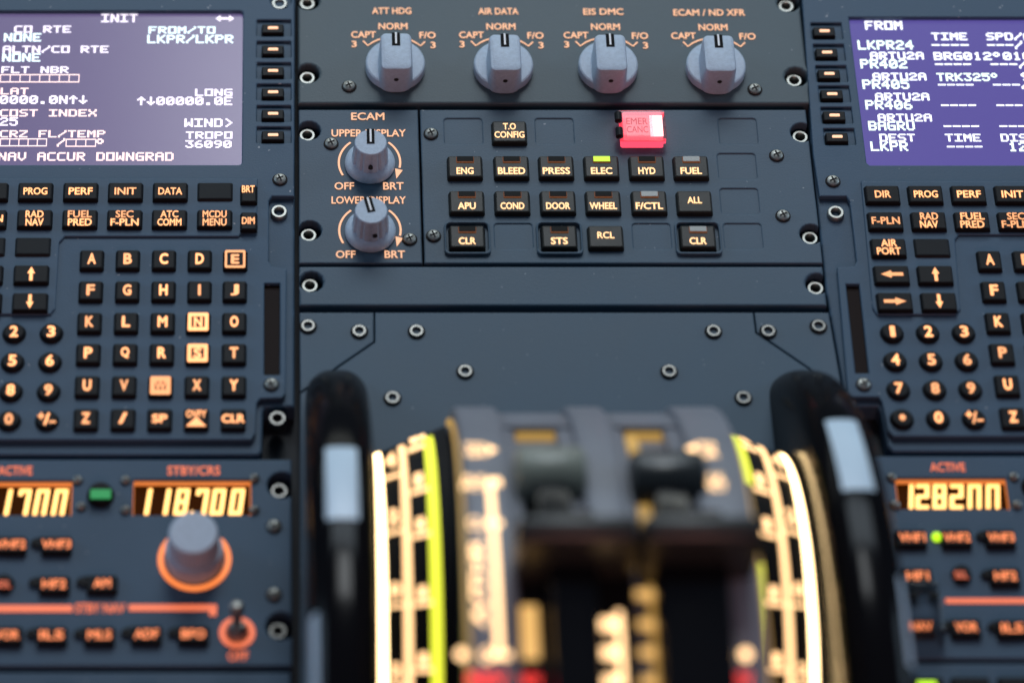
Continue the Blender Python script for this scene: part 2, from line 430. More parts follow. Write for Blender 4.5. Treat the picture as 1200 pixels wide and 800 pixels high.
def bmesh_box(bm, x0, x1, y0, y1, z0, z1, mi=0):
    v = [bm.verts.new(p) for p in ((x0, y0, z0), (x1, y0, z0), (x1, y1, z0), (x0, y1, z0), (x0, y0, z1), (x1, y0, z1), (x1, y1, z1), (x0, y1, z1))]
    for q in ((3, 2, 1, 0), (4, 5, 6, 7), (0, 1, 5, 4), (1, 2, 6, 5), (2, 3, 7, 6), (3, 0, 4, 7)):
        bm.faces.new([v[i] for i in q]).material_index = mi
def tick_mesh(pts_px, wpx, z):
    k = ppm(pts_px[0][1], z)
    return bm_mesh(strip_mesh([P2(x, y, z) for x, y in pts_px], wpx/k))
def ribbon(parent, pts_px, wpx, m, z=0.0002, name='legend_line'):
    me = tick_mesh(pts_px, wpx, z); base = WP[parent.name]
    for v in me.vertices: v.co.z += z
    return mesh_obj(name, rel(me, base), m, parent, base)
KN = [(463, 80, 'ATT HDG', 459, 13, 46, True), (589.5, 81.5, 'AIR DATA', 584, 13.5, 47, True),
      (712, 81.5, 'EIS DMC', 707, 14, 47, True), (838, 82.5, 'ECAM / ND XFR', 831, 15, 84, False)]
for kx, ky, t, tx, ty, tw, three in KN:
    knob_parts(sp, kx, ky)
    legend(sp, t, tx, ty, tw, 8.2, 0.0002, M['leg'], 0.02)
    dx, dy = tx-459, ty-13
    legend(sp, 'NORM', kx-2.5, 31+dy*0.6, 34, 8.2, 0.0002, M['leg'], 0.02)
    legend(sp, 'CAPT', kx-37, 40.8+dy*0.7, 29, 8.2, 0.0002, M['leg'], 0.02)
    legend(sp, 'F/O', kx+38, 41.5+dy*0.7, 19, 8.2, 0.0002, M['leg'], 0.02)
    if three:
        legend(sp, '3', kx-48, 51.8+dy*0.5, 6, 8, 0.0002, M['leg'], 0.02)
        legend(sp, '3', kx+44.5, 53+dy*0.5, 6, 8, 0.0002, M['leg'], 0.02)
    o = dy*0.5
    ribbon(sp, [(kx-37.5, 48+o), (kx-32, 53.5+o), (kx-26, 49.5+o), (kx-20, 46.8+o), (kx-13, 45+o), (kx-6, 44+o)], 1.9, M['leg'])
    ribbon(sp, [(kx+35, 49+o), (kx+30, 53.8+o), (kx+24, 50+o), (kx+18, 46.8+o), (kx+12, 45+o), (kx+6, 44+o)], 1.9, M['leg'])

# ================================================================== ECAM PANEL
ep = thing('system_display_panel', 'blue grey ECAM panel with two dimmer knobs, lit black keys and glowing red button', 'control panel', S(650, 220, -0.008))
out = notched((350, 350.5), (944.5, 964), 128.5, 308.5, 0, [(362, 153), (363, 270)], [(940, 155), (951, 274)])
# split at the seam into two face plates
sx = S(493.5, 218, 0).x
mid = len(out)
yt = max(p[1] for p in out); yb = min(p[1] for p in out)
lft = [p for p in out if p[0] < sx]; rgt = [p for p in out if p[0] > sx]
g = 0.0003
lpoly = lft+[(sx-g, yb), (sx-g, yt)]
rpoly = [(sx+g, yt), (sx+g, yb)]+rgt
blanks = [(543, 154), (650, 154), (865, 154), (864, 195), (867, 236), (602, 277), (764, 277), (871, 277)]
guarded = [(547.5, 277), (655.5, 277), (818, 277)]
KEYZ = 0.0017
holes = [rect_px(x-22, y-15, x+22, y+15, 0, 0.0009) for x, y in blanks]
holes += [rect_px(x-25, y-17.5+3, x+25, y+19+3, 0, 0.0012) for x, y in guarded]
xs = [p[0] for p in rpoly]
fl = [(sx+0.006, yb+0.003), (max(xs)-0.010, yb+0.003), (max(xs)-0.010, yt-0.002), (sx+0.006, yt-0.002)]
plate(ep, 'faceplate', M['panel'], lpoly, [], -0.008, 0.0, 0.0004)
plate(ep, 'faceplate', M['panel'], rpoly, holes, -0.008, 0.0, 0.0004, floor=[(fl, -0.0075, -0.00035)])
for x, y in ((360, 161), (361.5, 278), (937, 163), (948.5, 281.5)): bolt(ep, x, y)
for x, y in ((388, 169), (505, 157.5), (480, 281), (508, 277), (910, 183), (917.5, 253.5)): screw(ep, x, y)

def dimmer(parent, px, py, rot):
    c = S(px, py, 0); R = 0.0072
    bm = lathe([(R, 0.0002), (R, 0.0008), (R*0.97, 0.0016), (R*0.88, 0.0022), (R*0.70, 0.0027), (0, 0.0028)], 48)
    k = mesh_obj('dimmer_knob', bm_mesh(bm, smooth=35), M['knob'], parent, c)
    bm = bmesh.new(); r0 = 0.00465; n = 96; ht = 0.0104
    def lp(s, z, fl):
        o = []
        for i in range(n):
            a = 2*math.pi*i/n
            f = 1-fl*max(0, math.cos(12*a))**2*0.09
            o.append((r0*s*f*math.cos(a), r0*s*f*math.sin(a), z))
        return o
    loft(bm, [lp(1.13, 0.0024, 1), lp(1.03, 0.008, 1), lp(1.0, ht-0.0011, 1), lp(0.99, ht-0.0007, 0.4), lp(0.97, ht-0.0002, 0), lp(0.92, ht, 0)])
    mesh_obj('fluted_cap', bm_mesh(bm, smooth=30), M['knob'], k, c)
    bm = bmesh.new()
    bmesh_box(bm, -0.0011, 0.0011, -0.0006, r0*0.985, ht-0.0006, ht+0.0001, 0)
    bmesh_box(bm, -0.00026, 0.00026, 0.0000, r0*0.97, ht-0.0006, ht+0.0002, 1)
    bmesh_box(bm, -0.0010, 0.0010, r0*0.9, r0*1.03, ht-0.005, ht-0.0001, 0)
    for v in bm.verts:
        x, y = v.co.x, v.co.y
        v.co.x = x*math.cos(rot)-y*math.sin(rot); v.co.y = x*math.sin(rot)+y*math.cos(rot)
    mesh_obj('index_line', bm_mesh(bm), [M['knobtop'], M['white']], k, c)
    bm = bmesh.new()
    a = -math.pi/2+rot
    q = bmesh.ops.create_cone(bm, cap_ends=True, segments=14, radius1=0.0007, radius2=0.0007, depth=0.001)
    for v in bm.verts:
        x, y, z = v.co
        v.co = (x, -r0*1.06+z, 0.0052+y)
        xx, yy = v.co.x, v.co.y
        v.co.x = xx*math.cos(rot)-yy*math.sin(rot); v.co.y = xx*math.sin(rot)+yy*math.cos(rot)
    mesh_obj('grub_screw', bm_mesh(bm), M['hole'], k, c)
legend(ep, 'ECAM', 431, 136.5, 39, 9.2, 0.0002, M['leg'], 0.02)
for kx, ky, ty, oy, rot, nm in ((433.5, 192.5, 156, 218, 0.0, 'UPPER DISPLAY'), (434, 272, 234.5, 298, 0.22, 'LOWER DISPLAY')):
    dimmer(ep, kx, ky, rot)
    legend(ep, nm, 432, ty, 87, 9, 0.0002, M['leg'], 0.02)
    legend(ep, 'OFF', 403.5+(oy-218)*0.02, oy, 23, 9, 0.0002, M['leg'], 0.02)
    legend(ep, 'BRT', 461+(oy-218)*0.02, oy, 24, 9, 0.0002, M['leg'], 0.02)
    ax, ay, rx = kx-0.5, ky-2, 36.0
    def arc(a0, a1): return [(ax+rx*math.cos(math.radians(a0+(a1-a0)*i/14)), ay-rx*CS*math.sin(math.radians(a0+(a1-a0)*i/14))) for i in range(15)]
    ribbon(ep, arc(128, 210), 2.4, M['leg'])
    ribbon(ep, arc(52, -12), 2.4, M['leg'])
    tipx, tipy = ax+rx*0.93, ay+17
    me = flat_mesh([(*P2(tipx-3.5, tipy-10, 0.0002), 0.0002), (*P2(tipx+5.5, tipy-8, 0.0002), 0.0002), (*P2(tipx-2.0, tipy+2, 0.0002), 0.0002)], [(0, 2, 1)])
    mesh_obj('arrow_head', rel(me, WP[ep.name]), M['leg'], ep, WP[ep.name])

kk = ppm(215)
EKEY = bm_mesh(key_bm(43/kk, 28.5/kk/CS, 0.0007, KEYZ, 0.00035, 0.0005, z0=-0.0004)); EKEY.materials.append(M['ekey'])
M['win_dark'] = mat('lens_dark', (0.010, 0.010, 0.009), 0.6, spec=0.1, var=0.1, vscale=500)
M['win_rim'] = lit('lens_rim', (0.55, 0.17, 0.05), 0.22, base=0.1)  # orange reflection on the lens edge, put into a glow
M['win_pale'] = mat('lens_pale', (0.17, 0.19, 0.18), 0.3, var=0.2, vscale=500)  # whitish reflection put into the lens colour
def win_mesh(k, lens):
    me = bm_mesh(key_bm(21/k, 7.5/k/CS, 0.0002, 0.0003, 0.0001, 0.0001))
    bm = bmesh.new(); bm.from_mesh(me)
    bmesh_box(bm, -9.6/k, 9.6/k, -2.4/k/CS, 3.4/k/CS, 0.0, 0.00045, 1)
    me = bm_mesh(bm); me.materials.append(M['win_rim']); me.materials.append(lens)
    return me
WIN = {k: win_mesh(kk, M[k]) for k in ('win_dark', 'win_pale', 'led')}
def ekey(px, py, s, lens='win_dark', wd=None):
    c = S(px, py, KEYZ); c.z = 0.0
    k = mesh_obj('push_key', EKEY, None, ep, c)
    if lens:
        mesh_obj('indicator_lens', WIN[lens], None, k, S(px, py-7.5, KEYZ))
        legend(k, s, px, py+5.2, wd or (7.2*len(s)+1), 8.4, KEYZ+0.0001, M['lege'], 0.03)
    else:
        for i, ln in enumerate(s.split('\n')):
            n = s.count('\n')
            legend(k, ln, px, py-1.5+(i-n/2)*9.6+(0.5 if n else 0), (wd[i] if wd else 7.2*len(ln)), 8, KEYZ+0.0001, M['lege'], 0.024)
ekey(597, 154, 'T.O\nCONFIG', None, (15, 35))
for x, s, l in ((545, 'ENG', 'win_dark'), (599.5, 'BLEED', 'win_dark'), (652, 'PRESS', 'win_dark'), (705, 'ELEC', 'led'), (758, 'HYD', 'win_dark'), (810, 'FUEL', 'win_pale')):
    ekey(x, 195, s, l, {3: 20, 4: 25, 5: 32}[len(s)])
for x, s, l in ((547, 'APU', 'win_dark'), (600.5, 'COND', 'win_dark'), (654, 'DOOR', 'win_dark'), (707, 'WHEEL', 'win_dark'), (761, 'F/CTL', 'win_pale')):
    ekey(x, 236, s, l, {3: 21, 4: 28, 5: 32}[len(s)])
ekey(814, 236, 'ALL', None, (17,))
for x, s, l in ((547.5, 'CLR', 'win_dark'), (655.5, 'STS', 'win_dark'), (818, 'CLR', 'win_pale')):
    ekey(x, 277, s, l, 20)
ekey(710, 277, 'RCL', None, (20,))
for x, y in guarded:            # raised lip around the guarded keys
    o = rect_px(x-27, y-18+3, x+27, y+20+3, 0, 0.0014); i = rect_px(x-24.5, y-16+3, x+24.5, y+17.5+3, 0, 0.0011)
    plate(ep, 'key_guard', M['panel'], o, [i], -0.0002, 0.0011, 0.0003)
# the red guarded button
bx, by = 749, 156
c = S(bx, by, 0)
wpx = 1/ppm(by)
btn = mesh_obj('emergency_button', bm_mesh(key_bm(50*wpx, 36*wpx/CS, 0.0006, 0.0030, 0.0002, 0.0004)), M['red_side'], ep, c+Vector((2*wpx, 0, 0)))
bm = bmesh.new(); bmesh_box(bm, -19*wpx, 12*wpx, -12*wpx/CS, 13*wpx/CS, 0.0, 0.0003)
mesh_obj('lit_face', bm_mesh(bm), M['red_face'], btn, c+Vector((3*wpx, 0, 0.0030)))
bm = bmesh.new(); bmesh_box(bm, -9.5*wpx, 5.5*wpx, -12*wpx/CS, 13*wpx/CS, 0.0, 0.0003)
mesh_obj('lamp_bright_side', bm_mesh(bm), M['red_hot'], btn, c+Vector((20.8*wpx, 0, 0.0030)))  # strip added for the lamp's brighter right side, gradient put into emission
for i, (s, wd) in enumerate((('EMER', 25), ('CANC', 25))):
    mesh_obj('legend', text_mesh(s, wd*wpx, 8*wpx/CS, 0.01), M['red_text'], btn, c+Vector((-3.5*wpx, (5.5-10*i)*wpx/CS, 0.00345)))
# hinged clear cover: frame, top and hinge knuckles
cv = mesh_obj('safety_cover', bm_mesh(key_bm(56*wpx, 38*wpx/CS, 0.0008, 0.0046, 0.0006, 0.0008, z0=0.0033)), M['redglass'], ep, c+Vector((2*wpx, 0, 0)))
for dy in (10, -9):
    bm = bmesh.new(); q = bmesh.ops.create_cone(bm, cap_ends=True, segments=16, radius1=0.0011, radius2=0.0011, depth=9.5*wpx/CS)
    for v in bm.verts: v.co = (v.co.x, v.co.z, v.co.y)
    mesh_obj('hinge_knuckle', bm_mesh(bm, smooth=40), M['key'], cv, c+Vector((-25*wpx, dy*wpx/CS, 0.0036)))
for dy in (-16, 16):
    bm = bmesh.new(); bmesh_box(bm, -20*wpx, 27*wpx, -1.6*wpx/CS, 1.6*wpx/CS, 0, 0.0012)
    mesh_obj('cover_rail', bm_mesh(bm), M['red_side'], cv, c+Vector((2*wpx, dy*wpx/CS, 0.0018)))

# ================================================================== BLANK PANEL + COVER PLATE
bp = thing('blank_panel', 'plain blue grey filler strip below the ECAM keys with bolts at both ends', 'blank panel', S(657, 336, -0.008))
plate(bp, 'faceplate', M['panel'], notched((350.5, 351), (964.5, 968.5), 312, 358, 0, [(365, 330)], [(958, 332)]), [], -0.008, 0.0, 0.0006)
bolt(bp, 363, 337); bolt(bp, 955, 340)

cp = thing('cover_plate', 'large plain blue grey plate screwed down in front of the lever quadrant', 'cover plate', S(660, 430, -0.008))
plate(cp, 'faceplate', M['panel'], poly_px([(439.5, 366), (882.5, 366), (885.5, 390), (1003, 470), (1056, 860), (352, 860), (352, 461), (439.5, 401)]), [], -0.008, 0.0, 0.0003)
for x, y in ((488, 389), (836, 389), (545, 436), (784, 436), (460, 467), (871, 467)): platebolt(cp, x, y)
for nm, pts, bl, lab in (('corner_plate', [(351, 366), (437.8, 366), (437.8, 400), (352, 459)], [(361, 383), (421, 389)], 'small blue grey corner plate between left keypad unit and left trim wheel'),
                         ('corner_plate', [(884.2, 366), (971, 366), (987, 457.5), (887.2, 389)], [(900, 389), (959, 383)], 'small blue grey corner plate beside right keypad unit above right trim wheel')):
    c = S(sum(p[0] for p in pts)/4, sum(p[1] for p in pts)/4, -0.008)
    t = thing(nm, lab, 'corner plate', c, 'corner plates by the trim wheels')
    plate(t, 'faceplate', M['panel'], poly_px(pts), [], -0.008, 0.0, 0.0003)
    for x, y in bl: platebolt(t, x, y)

# ================================================================== DOT MATRIX LETTERING
GL = {'A': '0E11111F111111', 'B': '1E11111E11111E', 'C': '0F10101010100F', 'D': '1E11111111111E', 'E': '1F10101E10101F', 'F': '1F10101E101010',
      'G': '0F10101711110F', 'H': '1111111F111111', 'I': '1F04040404041F', 'K': '11121418141211', 'L': '1010101010101F', 'M': '111B1515111111',
      'N': '11191915131311', 'O': '1F11111111111F', 'P': '1E11111E101010', 'Q': '0E11111115120D', 'R': '1E11111E141211', 'S': '0F10100E01011E',
      'T': '1F040404040404', 'U': '1111111111110E', 'V': '11111111110A04', 'W': '11111115151B11', 'X': '11110A040A1111', 'Y': '11110A04040404',
      'Z': '1F01020408101F', '0': '0E11131519110E', '1': '040C040404040E', '2': '0E11010608101F', '3': '1F02040201110E', '4': '02060A121F0202',
      '5': '1F101E0101110E', '6': '0608101E11110E', '7': '1F010204080808', '8': '0E11110E11110E', '9': '0E11110F01020C', '.': '00000000000C0C',
      '/': '01010204081010', '>': '08040201020408', '-': '0000001F000000', '*': '0C12120C000000', '^': '040E1504040404', '_': '040404 04150E04'.replace(' ', ''), ' ': '00000000000000'}
def dots(parent, s, x0, y, x1, h, z, m, name='text_line'):
    """one line of dot-matrix text on the screen, between photo columns x0 and x1"""
    n = len(s); pitch = (x1-x0)/(n-0.2); k = ppm(y, z); cw = pitch*0.8/5; ch = h/7
    bm = bmesh.new()
    for i, c in enumerate(s):
        g = GL[c]
        for r in range(7):
            b = int(g[2*r:2*r+2], 16); q = 0
            while q < 5:
                if b >> (4-q) & 1:
                    e = q
                    while e < 4 and b >> (3-e) & 1: e += 1
                    xa = (i*pitch+q*cw-0.20*cw)/k; xb = (i*pitch+(e+1)*cw+0.20*cw)/k
                    ya = (3.5-r+0.17)*ch/k/CS; yb = (2.5-r-0.17)*ch/k/CS
                    bm.faces.new([bm.verts.new(v) for v in ((xa, yb, 0), (xb, yb, 0), (xb, ya, 0), (xa, ya, 0))])
                    q = e+1
                else: q += 1
    return mesh_obj(name, bm_mesh(bm), m, parent, S(x0, y, z))
def boxes(parent, x0, y, x1, n, h, z, m):
    k = ppm(y, z); bm = bmesh.new(); w_ = (x1-x0)/n/k; hh = h/k/CS; t = 1.1/k
    for i in range(n+1):
        bmesh_quad(bm, i*w_-t/2, i*w_+t/2, -hh/2, hh/2, 0.00002)
    bmesh_quad(bm, -t/2, n*w_+t/2, hh/2-t/2, hh/2+t, 0); bmesh_quad(bm, -t/2, n*w_+t/2, -hh/2-t, -hh/2+t/2, 0)
    mesh_obj('entry_boxes', bm_mesh(bm), m, parent, S(x0, y, z))
def bmesh_quad(bm, x0, x1, y0, y1, z=0.0):
    return bm.faces.new([bm.verts.new(p) for p in ((x0, y0, z), (x1, y0, z), (x1, y1, z), (x0, y1, z))])

# ================================================================== KEYPAD UNITS
kf = ppm(290); kl = ppm(400)
MZ = 0.0008                     # top of the unit's face
FZ = MZ+0.0007                  # raised function key field
KT = 0.0014                     # key height
FKEY = bm_mesh(key_bm(42/kf, 22.5/kf/CS, 0.0005, KT, 0.0003, 0.0004)); FKEY.materials.append(M['key'])
FBLANK = bm_mesh(key_bm(42/kf, 22.5/kf/CS, 0.0005, KT-0.0006, 0.0003, 0.0004)); FBLANK.materials.append(M['keyblank'])
LKEY = bm_mesh(key_bm(29.5/kl, 25/kl/CS, 0.0006, KT, 0.0003, 0.0005)); LKEY.materials.append(M['key'])
DKEY = bm_mesh(key_bm(28.5/kl, 0, 0, KT, 0.0004, 0.0006, round_=True), smooth=24); DKEY.materials.append(M['key'])
BKEY = bm_mesh(key_bm(20.5/kf, 23/kf/CS, 0.0005, KT, 0.0003, 0.0004)); BKEY.materials.append(M['key'])
LSK = bm_mesh(key_bm(27/ppm(95), 12.5/ppm(95)/CS, 0.0004, 0.0022, 0.0002, 0.0003)); LSK.materials.append(M['key'])
DASH = bm_mesh(key_bm(12/ppm(95), 3.0/ppm(95)/CS, 0.0002, 0.0003, 0.00005, 0.0001)); DASH.materials.append(M['dash'])
_kr = random.Random(3)
def kleg(): return _kr.choice(LEGK)
LETDIM = {'I': 3.4, 'M': 11.5, 'W': 13}
def put_key(parent, name, me, px, py, zbase, top):
    c = S(px, py, zbase+top); c.z = zbase
    return mesh_obj(name, me, None, parent, c)
def arrow_mesh(k, d):
    L, hw, sw, hl = 10.5, 4.4, 1.9, 6.0
    pts = [(-L, -sw), (L-hl-4, -sw), (L-hl-4, -hw), (L, 0), (L-hl-4, hw), (L-hl-4, sw), (-L, sw)]
    rot = {'r': 0, 'u': 90, 'l': 180, 'd': 270}[d]
    sc_ = {'r': 1.25, 'l': 1.25, 'u': 0.78, 'd': 0.78}[d]
    a = math.radians(rot); o = []
    for x, y in pts:
        x *= sc_; y *= 1.0
        xx = x*math.cos(a)-y*math.sin(a); yy = x*math.sin(a)+y*math.cos(a)
        o.append((xx/k, yy/k/(CS if d in 'lr' else CS), 0))
    return flat_mesh(o, [(0, 1, 5, 6), (2, 3, 4)])
def fkey(parent, px, py, s, dim=False):
    if s == '':
        return put_key(parent, 'function_key', FBLANK, px, py, FZ, KT-0.0006)
    o = put_key(parent, 'function_key', FKEY, px, py, FZ, KT)
    z = FZ+KT+0.0001
    if s in ('<L', '<R', '<U', '<D'):
        mesh_obj('arrow_symbol', arrow_mesh(ppm(py, z), s[1].lower()), kleg(), o, S(px, py, z))
    else:
        ls = s.split('\n')
        for i, t in enumerate(ls):
            legend(o, t, px, py+(0.4 if len(ls) == 1 else (i-0.5)*9.4), min(33, 7.0*len(t)-(2.5 if 'I' in t else 0)), 8.6, z, kleg(), 0.022)
    return o
def lkey(parent, px, py, s, framed=0):
    lm = kleg(); o = put_key(parent, 'letter_key', LKEY, px, py, MZ, KT); z = MZ+KT+0.0001
    if s == 'OVFY':
        legend(o, 'OVFY', px, py-5.5, 24, 8.5, z, lm, 0.03)
        k = ppm(py, z)
        mesh_obj('overfly_symbol', flat_mesh([(-12/k, -9/k/CS, 0), (12/k, -9/k/CS, 0), (0, 2/k/CS, 0)], [(0, 1, 2)]), lm, o, S(px, py, z+0.00003))
    elif framed:
        k = ppm(py, z)
        me = curve_plate(rr(24/k, 21/k/CS, 0.0005), [rr((24-2*framed)/k, (21-2*framed)/k/CS, 0.0002)], 0, 0.00012, 0.00001)
        mesh_obj('legend_frame', me, lm, o, S(px, py, z-0.0001))
        legend(o, s, px, py, 10 if s != 'W' else 13, 11.5, z+0.00005, lm, 0.05)
    elif len(s) > 1:
        legend(o, s, px, py, 9.0*len(s), 10, z, lm, 0.035)
    else:
        legend(o, s, px, py-0.5, LETDIM.get(s, 10.0), 13.2, z, lm, 0.045)
    return o
def dkey(parent, px, py, s):
    o = put_key(parent, 'number_key', DKEY, px, py, MZ, KT); z = MZ+KT+0.0001; k = ppm(py, z)
    if s == '.':
        mesh_obj('legend', flat_mesh([(x, y/CS, 0) for x, y in circ(3.6/k, 16)], [tuple(range(16))]), kleg(), o, S(px, py, z))
    elif s == '+/-':
        legend(o, '+', px-6.5, py-3.5, 8, 8, z, kleg(), 0.03); legend(o, '/', px, py, 7, 14, z, kleg(), 0.03)
        bm = bmesh.new(); bmesh_quad(bm, -4/k, 4/k, -1.2/k, 1.6/k); mesh_obj('legend', bm_mesh(bm), kleg(), o, S(px+6.5, py+3.5, z))
    else:
        legend(o, s, px, py, 6 if s == '1' else 10, 13.2, z, kleg(), 0.04)
    return o

def mirror_pts(pts): return pts
# ---- left unit
mu = thing('display_keypad_unit', 'keypad display unit left of centre panel, screen showing INIT page', 'keypad unit', S(160, 260, -0.008), 'keypad display units either side of the centre panel')
flange = poly_px([(346, -60), (345, 474), (311, 475.5), (308, 481), (307, 526), (303, 531), (-90, 531), (-80, -60)])
plate(mu, 'flange', M['panel_blue'], flange, [], -0.008, -0.0010, 0.0008)
lsk_y = [33.5, 58.5, 83.5, 108.5, 133.7, 158.7]
holes = [rect_px(301, y-10, 341, y+9, MZ, 0.0003) for y in lsk_y]
holes += [rect_px(-70, 13, 284, 193, MZ, 0.001), rect_px(309.5, 332, 328, 439, MZ, 0.0003), circ(0.0031, 28, *P2(329, 1, MZ))]
topo = poly_px([(345, -60), (344.7, 230), (319, 230), (315, 235), (315, 306), (319, 312), (336, 315), (334.5, 461), (331, 466), (305, 467), (301, 472), (299.5, 507), (295, 515), (-88, 515), (-80, -60)], MZ)
flo = poly_px([(343.5, -50), (342.5, 222), (290, 222), (290, -50)], 0)
plate(mu, 'faceplate', M['panel_blue'], topo, holes, -0.0010, MZ, 0.0004, floor=[(flo, -0.0009, -0.0001)])
fpl = poly_px([(302, 209), (301, 271), (285, 271), (279.5, 277), (76, 277), (69.5, 284), (65, 361), (59, 368), (-60, 368), (-60, 209)], FZ)
plate(mu, 'function_key_field', M['panel_blue'], fpl, [], MZ-0.0002, FZ, 0.0004)
SZ = -0.0006
scr = mesh_obj('screen', rel(slab(poly_px([(-74, 11), (286, 11), (285.5, 195), (-76, 195)], SZ), SZ-0.0004, SZ), S(120, 100, SZ)), M['scrL'], mu, S(120, 100, SZ))
z = SZ+0.0001
for s, x0, y, x1, h, m in (('INIT', 119, 21.5, 161, 10, 'txtL'), ('CO RTE', 17, 34.5, 83, 8.5, 'txtL'), ('NONE', 5, 44, 48, 10, 'txtC'), ('FROM/TO', 174.5, 35.5, 252, 8.5, 'txtC'), ('LKPR/LKPR', 173, 46, 273, 10, 'txtC'),
                           ('ALTN/CO RTE', 3.5, 58, 127, 8.5, 'txtL'), ('NONE', 3, 67.5, 47, 10, 'txtC'), ('FLT NBR', 2, 82, 80, 8, 'txtL'), ('LAT', 1, 107, 33, 8, 'txtP'), ('0000.0N^_', 0, 117, 102, 10, 'txtL'),
                           ('LONG', 229, 108.5, 272, 8.5, 'txtL'), ('^_00000.0E', 161, 118.5, 272, 10, 'txtL'), ('COST INDEX', 0, 132.5, 113, 8.5, 'txtP'), ('25', 0, 142.5, 20.5, 10, 'txtL'), ('WIND>', 216.5, 144, 272, 10, 'txtL'),
                           ('CRZ FL/TEMP', 0, 157, 123, 8.5, 'txtP'), ('TROPO', 218, 158.5, 272, 8.5, 'txtL'), ('36090', 217.5, 169, 271, 9, 'txtL'), ('/', 67, 167, 76, 10, 'txtP'), ('*', 113, 168, 123, 11, 'txtP'),
                           ('NAV ACCUR DOWNGRAD', -2, 183.5, 203, 10, 'txtP')):
    dots(scr, s, x0, y, x1, h, z, M[m])
boxes(scr, 0.5, 92, 92.5, 8, 8.5, z, M['txtP']); boxes(scr, 0.5, 167, 54.5, 5, 8, z, M['txtP']); boxes(scr, 77.5, 167.5, 112, 3, 8, z, M['txtP'])
k = ppm(22, z)
mesh_obj('arrow_symbol', flat_mesh([(x/k, y/k/CS, 0) for x, y in ((-11, 0), (-5, 4.2), (-5, 1.3), (5, 1.3), (5, 4.2), (11, 0), (5, -4.2), (5, -1.3), (-5, -1.3), (-5, -4.2))], [(0, 9, 1), (8, 7, 3, 2), (4, 6, 5)]), M['txtL'], scr, S(263.5, 22, z))
for y in lsk_y:
    o = put_key(mu, 'line_select_key', LSK, 319.7, y, -0.0005, 0.0022)
    mesh_obj('lit_dash', DASH, None, o, S(320, y-0.5, 0.0017))
bolt(mu, 327.5, 6.5, -0.0005); bolt(mu, 327, 250, -0.0006); bolt(mu, 325, 492, -0.0004)
screw(mu, 328, 211, MZ); screw(mu, 318, 451, MZ)
mesh_obj('annunciator_slot', rel(slab(rect_px(309, 331, 328.5, 440, -0.0004), -0.0009, -0.0004), S(318, 385, -0.0004)), M['redslot'], mu, S(318, 385, -0.0004))
for x, s in ((-11, 'DIR'), (41.5, 'PROG'), (94.5, 'PERF'), (147, 'INIT'), (199.5, 'DATA'), (252, '')): fkey(mu, x, 223.5, s)
for x, s in ((-13, 'F-PLN'), (40.5, 'RAD\nNAV'), (93.5, 'FUEL\nPRED'), (146, 'SEC\nF-PLN'), (198.5, 'ATC\nCOMM'), (251.5, 'MCDU\nMENU')): fkey(mu, x, 255.5, s)
for x, s in ((-15, ''), (38.5, '')): fkey(mu, x, 288, s)
for x, s in ((-17.5, '<L'), (36.5, '<U')): fkey(mu, x, 320.5, s)
for x, s in ((-19, '<R'), (35, '<D')): fkey(mu, x, 353, s)
for y, s, dy in ((226.5, 'BRT', -5), (258.5, 'DIM', 0)):
    o = put_key(mu, 'brightness_key', BKEY, 291.5, y, FZ, KT)
    legend(o, s, 291, y+dy, 15, 8.5, FZ+KT+0.0001, kleg(), 0.024)
for r, (y, xs_, ss) in enumerate(((303.5, (107.5, 149.7, 192, 234, 275.5), 'ABCDE'), (340, (106.2, 149, 191.5, 233.7, 275), 'FGHIJ'), (377, (104.7, 147.7, 190.5, 232.2, 274.5), 'KLMNO'),
                                  (413.5, (103.3, 146.5, 189.5, 231.5, 274.2), 'PQRST'), (451.5, (102, 145.3, 188, 230.7, 274), 'UVWXY'))):
    for x, s in zip(xs_, ss): lkey(mu, x, y, s, {'E': 2.6, 'N': 4.2, 'S': 4.6, 'W': 5.6}.get(s, 0))
for x, s in ((100.5, 'Z'), (144, '/'), (187, 'SP'), (230, 'OVFY'), (273.2, 'CLR')): lkey(mu, x, 490, s)
for y, xs_, ss in ((388, (-28, 16.3, 60), '123'), (422, (-30, 14.5, 58.3), '456'), (456.5, (-32, 12.5, 56.7), '789')):
    for x, s in zip(xs_, ss): dkey(mu, x, y, s)
for x, s in ((-34, '.'), (10.3, '0'), (54.7, '+/-')): dkey(mu, x, 490.5, s)

# ---- right unit
mv = thing('display_keypad_unit', 'keypad display unit right of centre panel, purple screen showing FROM page', 'keypad unit', S(1120, 260, -0.008), 'keypad display units either side of the centre panel')
flange = poly_px([(936, -60), (952.5, 180), (969, 340), (993, 474), (1029, 474), (1033, 480), (1041, 520), (1047, 527), (1300, 527), (1250, -60)])
plate(mv, 'flange', M['panel_blue'], flange, [], -0.008, -0.0010, 0.0008)
lskr = [(966, 37), (969, 62), (971.7, 87), (975, 110.7), (977.8, 135.7), (981, 160.7)]
holes = [rect_px(x-15, y-10, x+21, y+9, MZ, 0.0003) for x, y in lskr]
SX0, SX1 = S(998, 20, MZ), S(1016, 193, MZ)
shole = [(S(1001.5, 20, MZ).x, S(1000, 20.5, MZ).y), (0.226, S(1000, 20.5, MZ).y), (0.226, S(1000, 193.5, MZ).y), (S(1016, 193, MZ).x+0.0008, S(1000, 193.5, MZ).y), (S(1016, 193, MZ).x, S(1000, 190.5, MZ).y)]
shole[0] = (shole[4][0], shole[0][1])
holes += [shole, poly_px([(991.5, 333), (1007, 333), (1018.5, 437), (1002.5, 437)], MZ)]
topo = poly_px([(936, -60), (953, 180), (960.5, 230), (992, 230), (996, 236), (1004, 306), (1001, 312), (981, 313), (994, 461), (999, 465), (1030, 465), (1034, 471), (1040.5, 504), (1047, 511), (1290, 511), (1250, -60)], MZ)
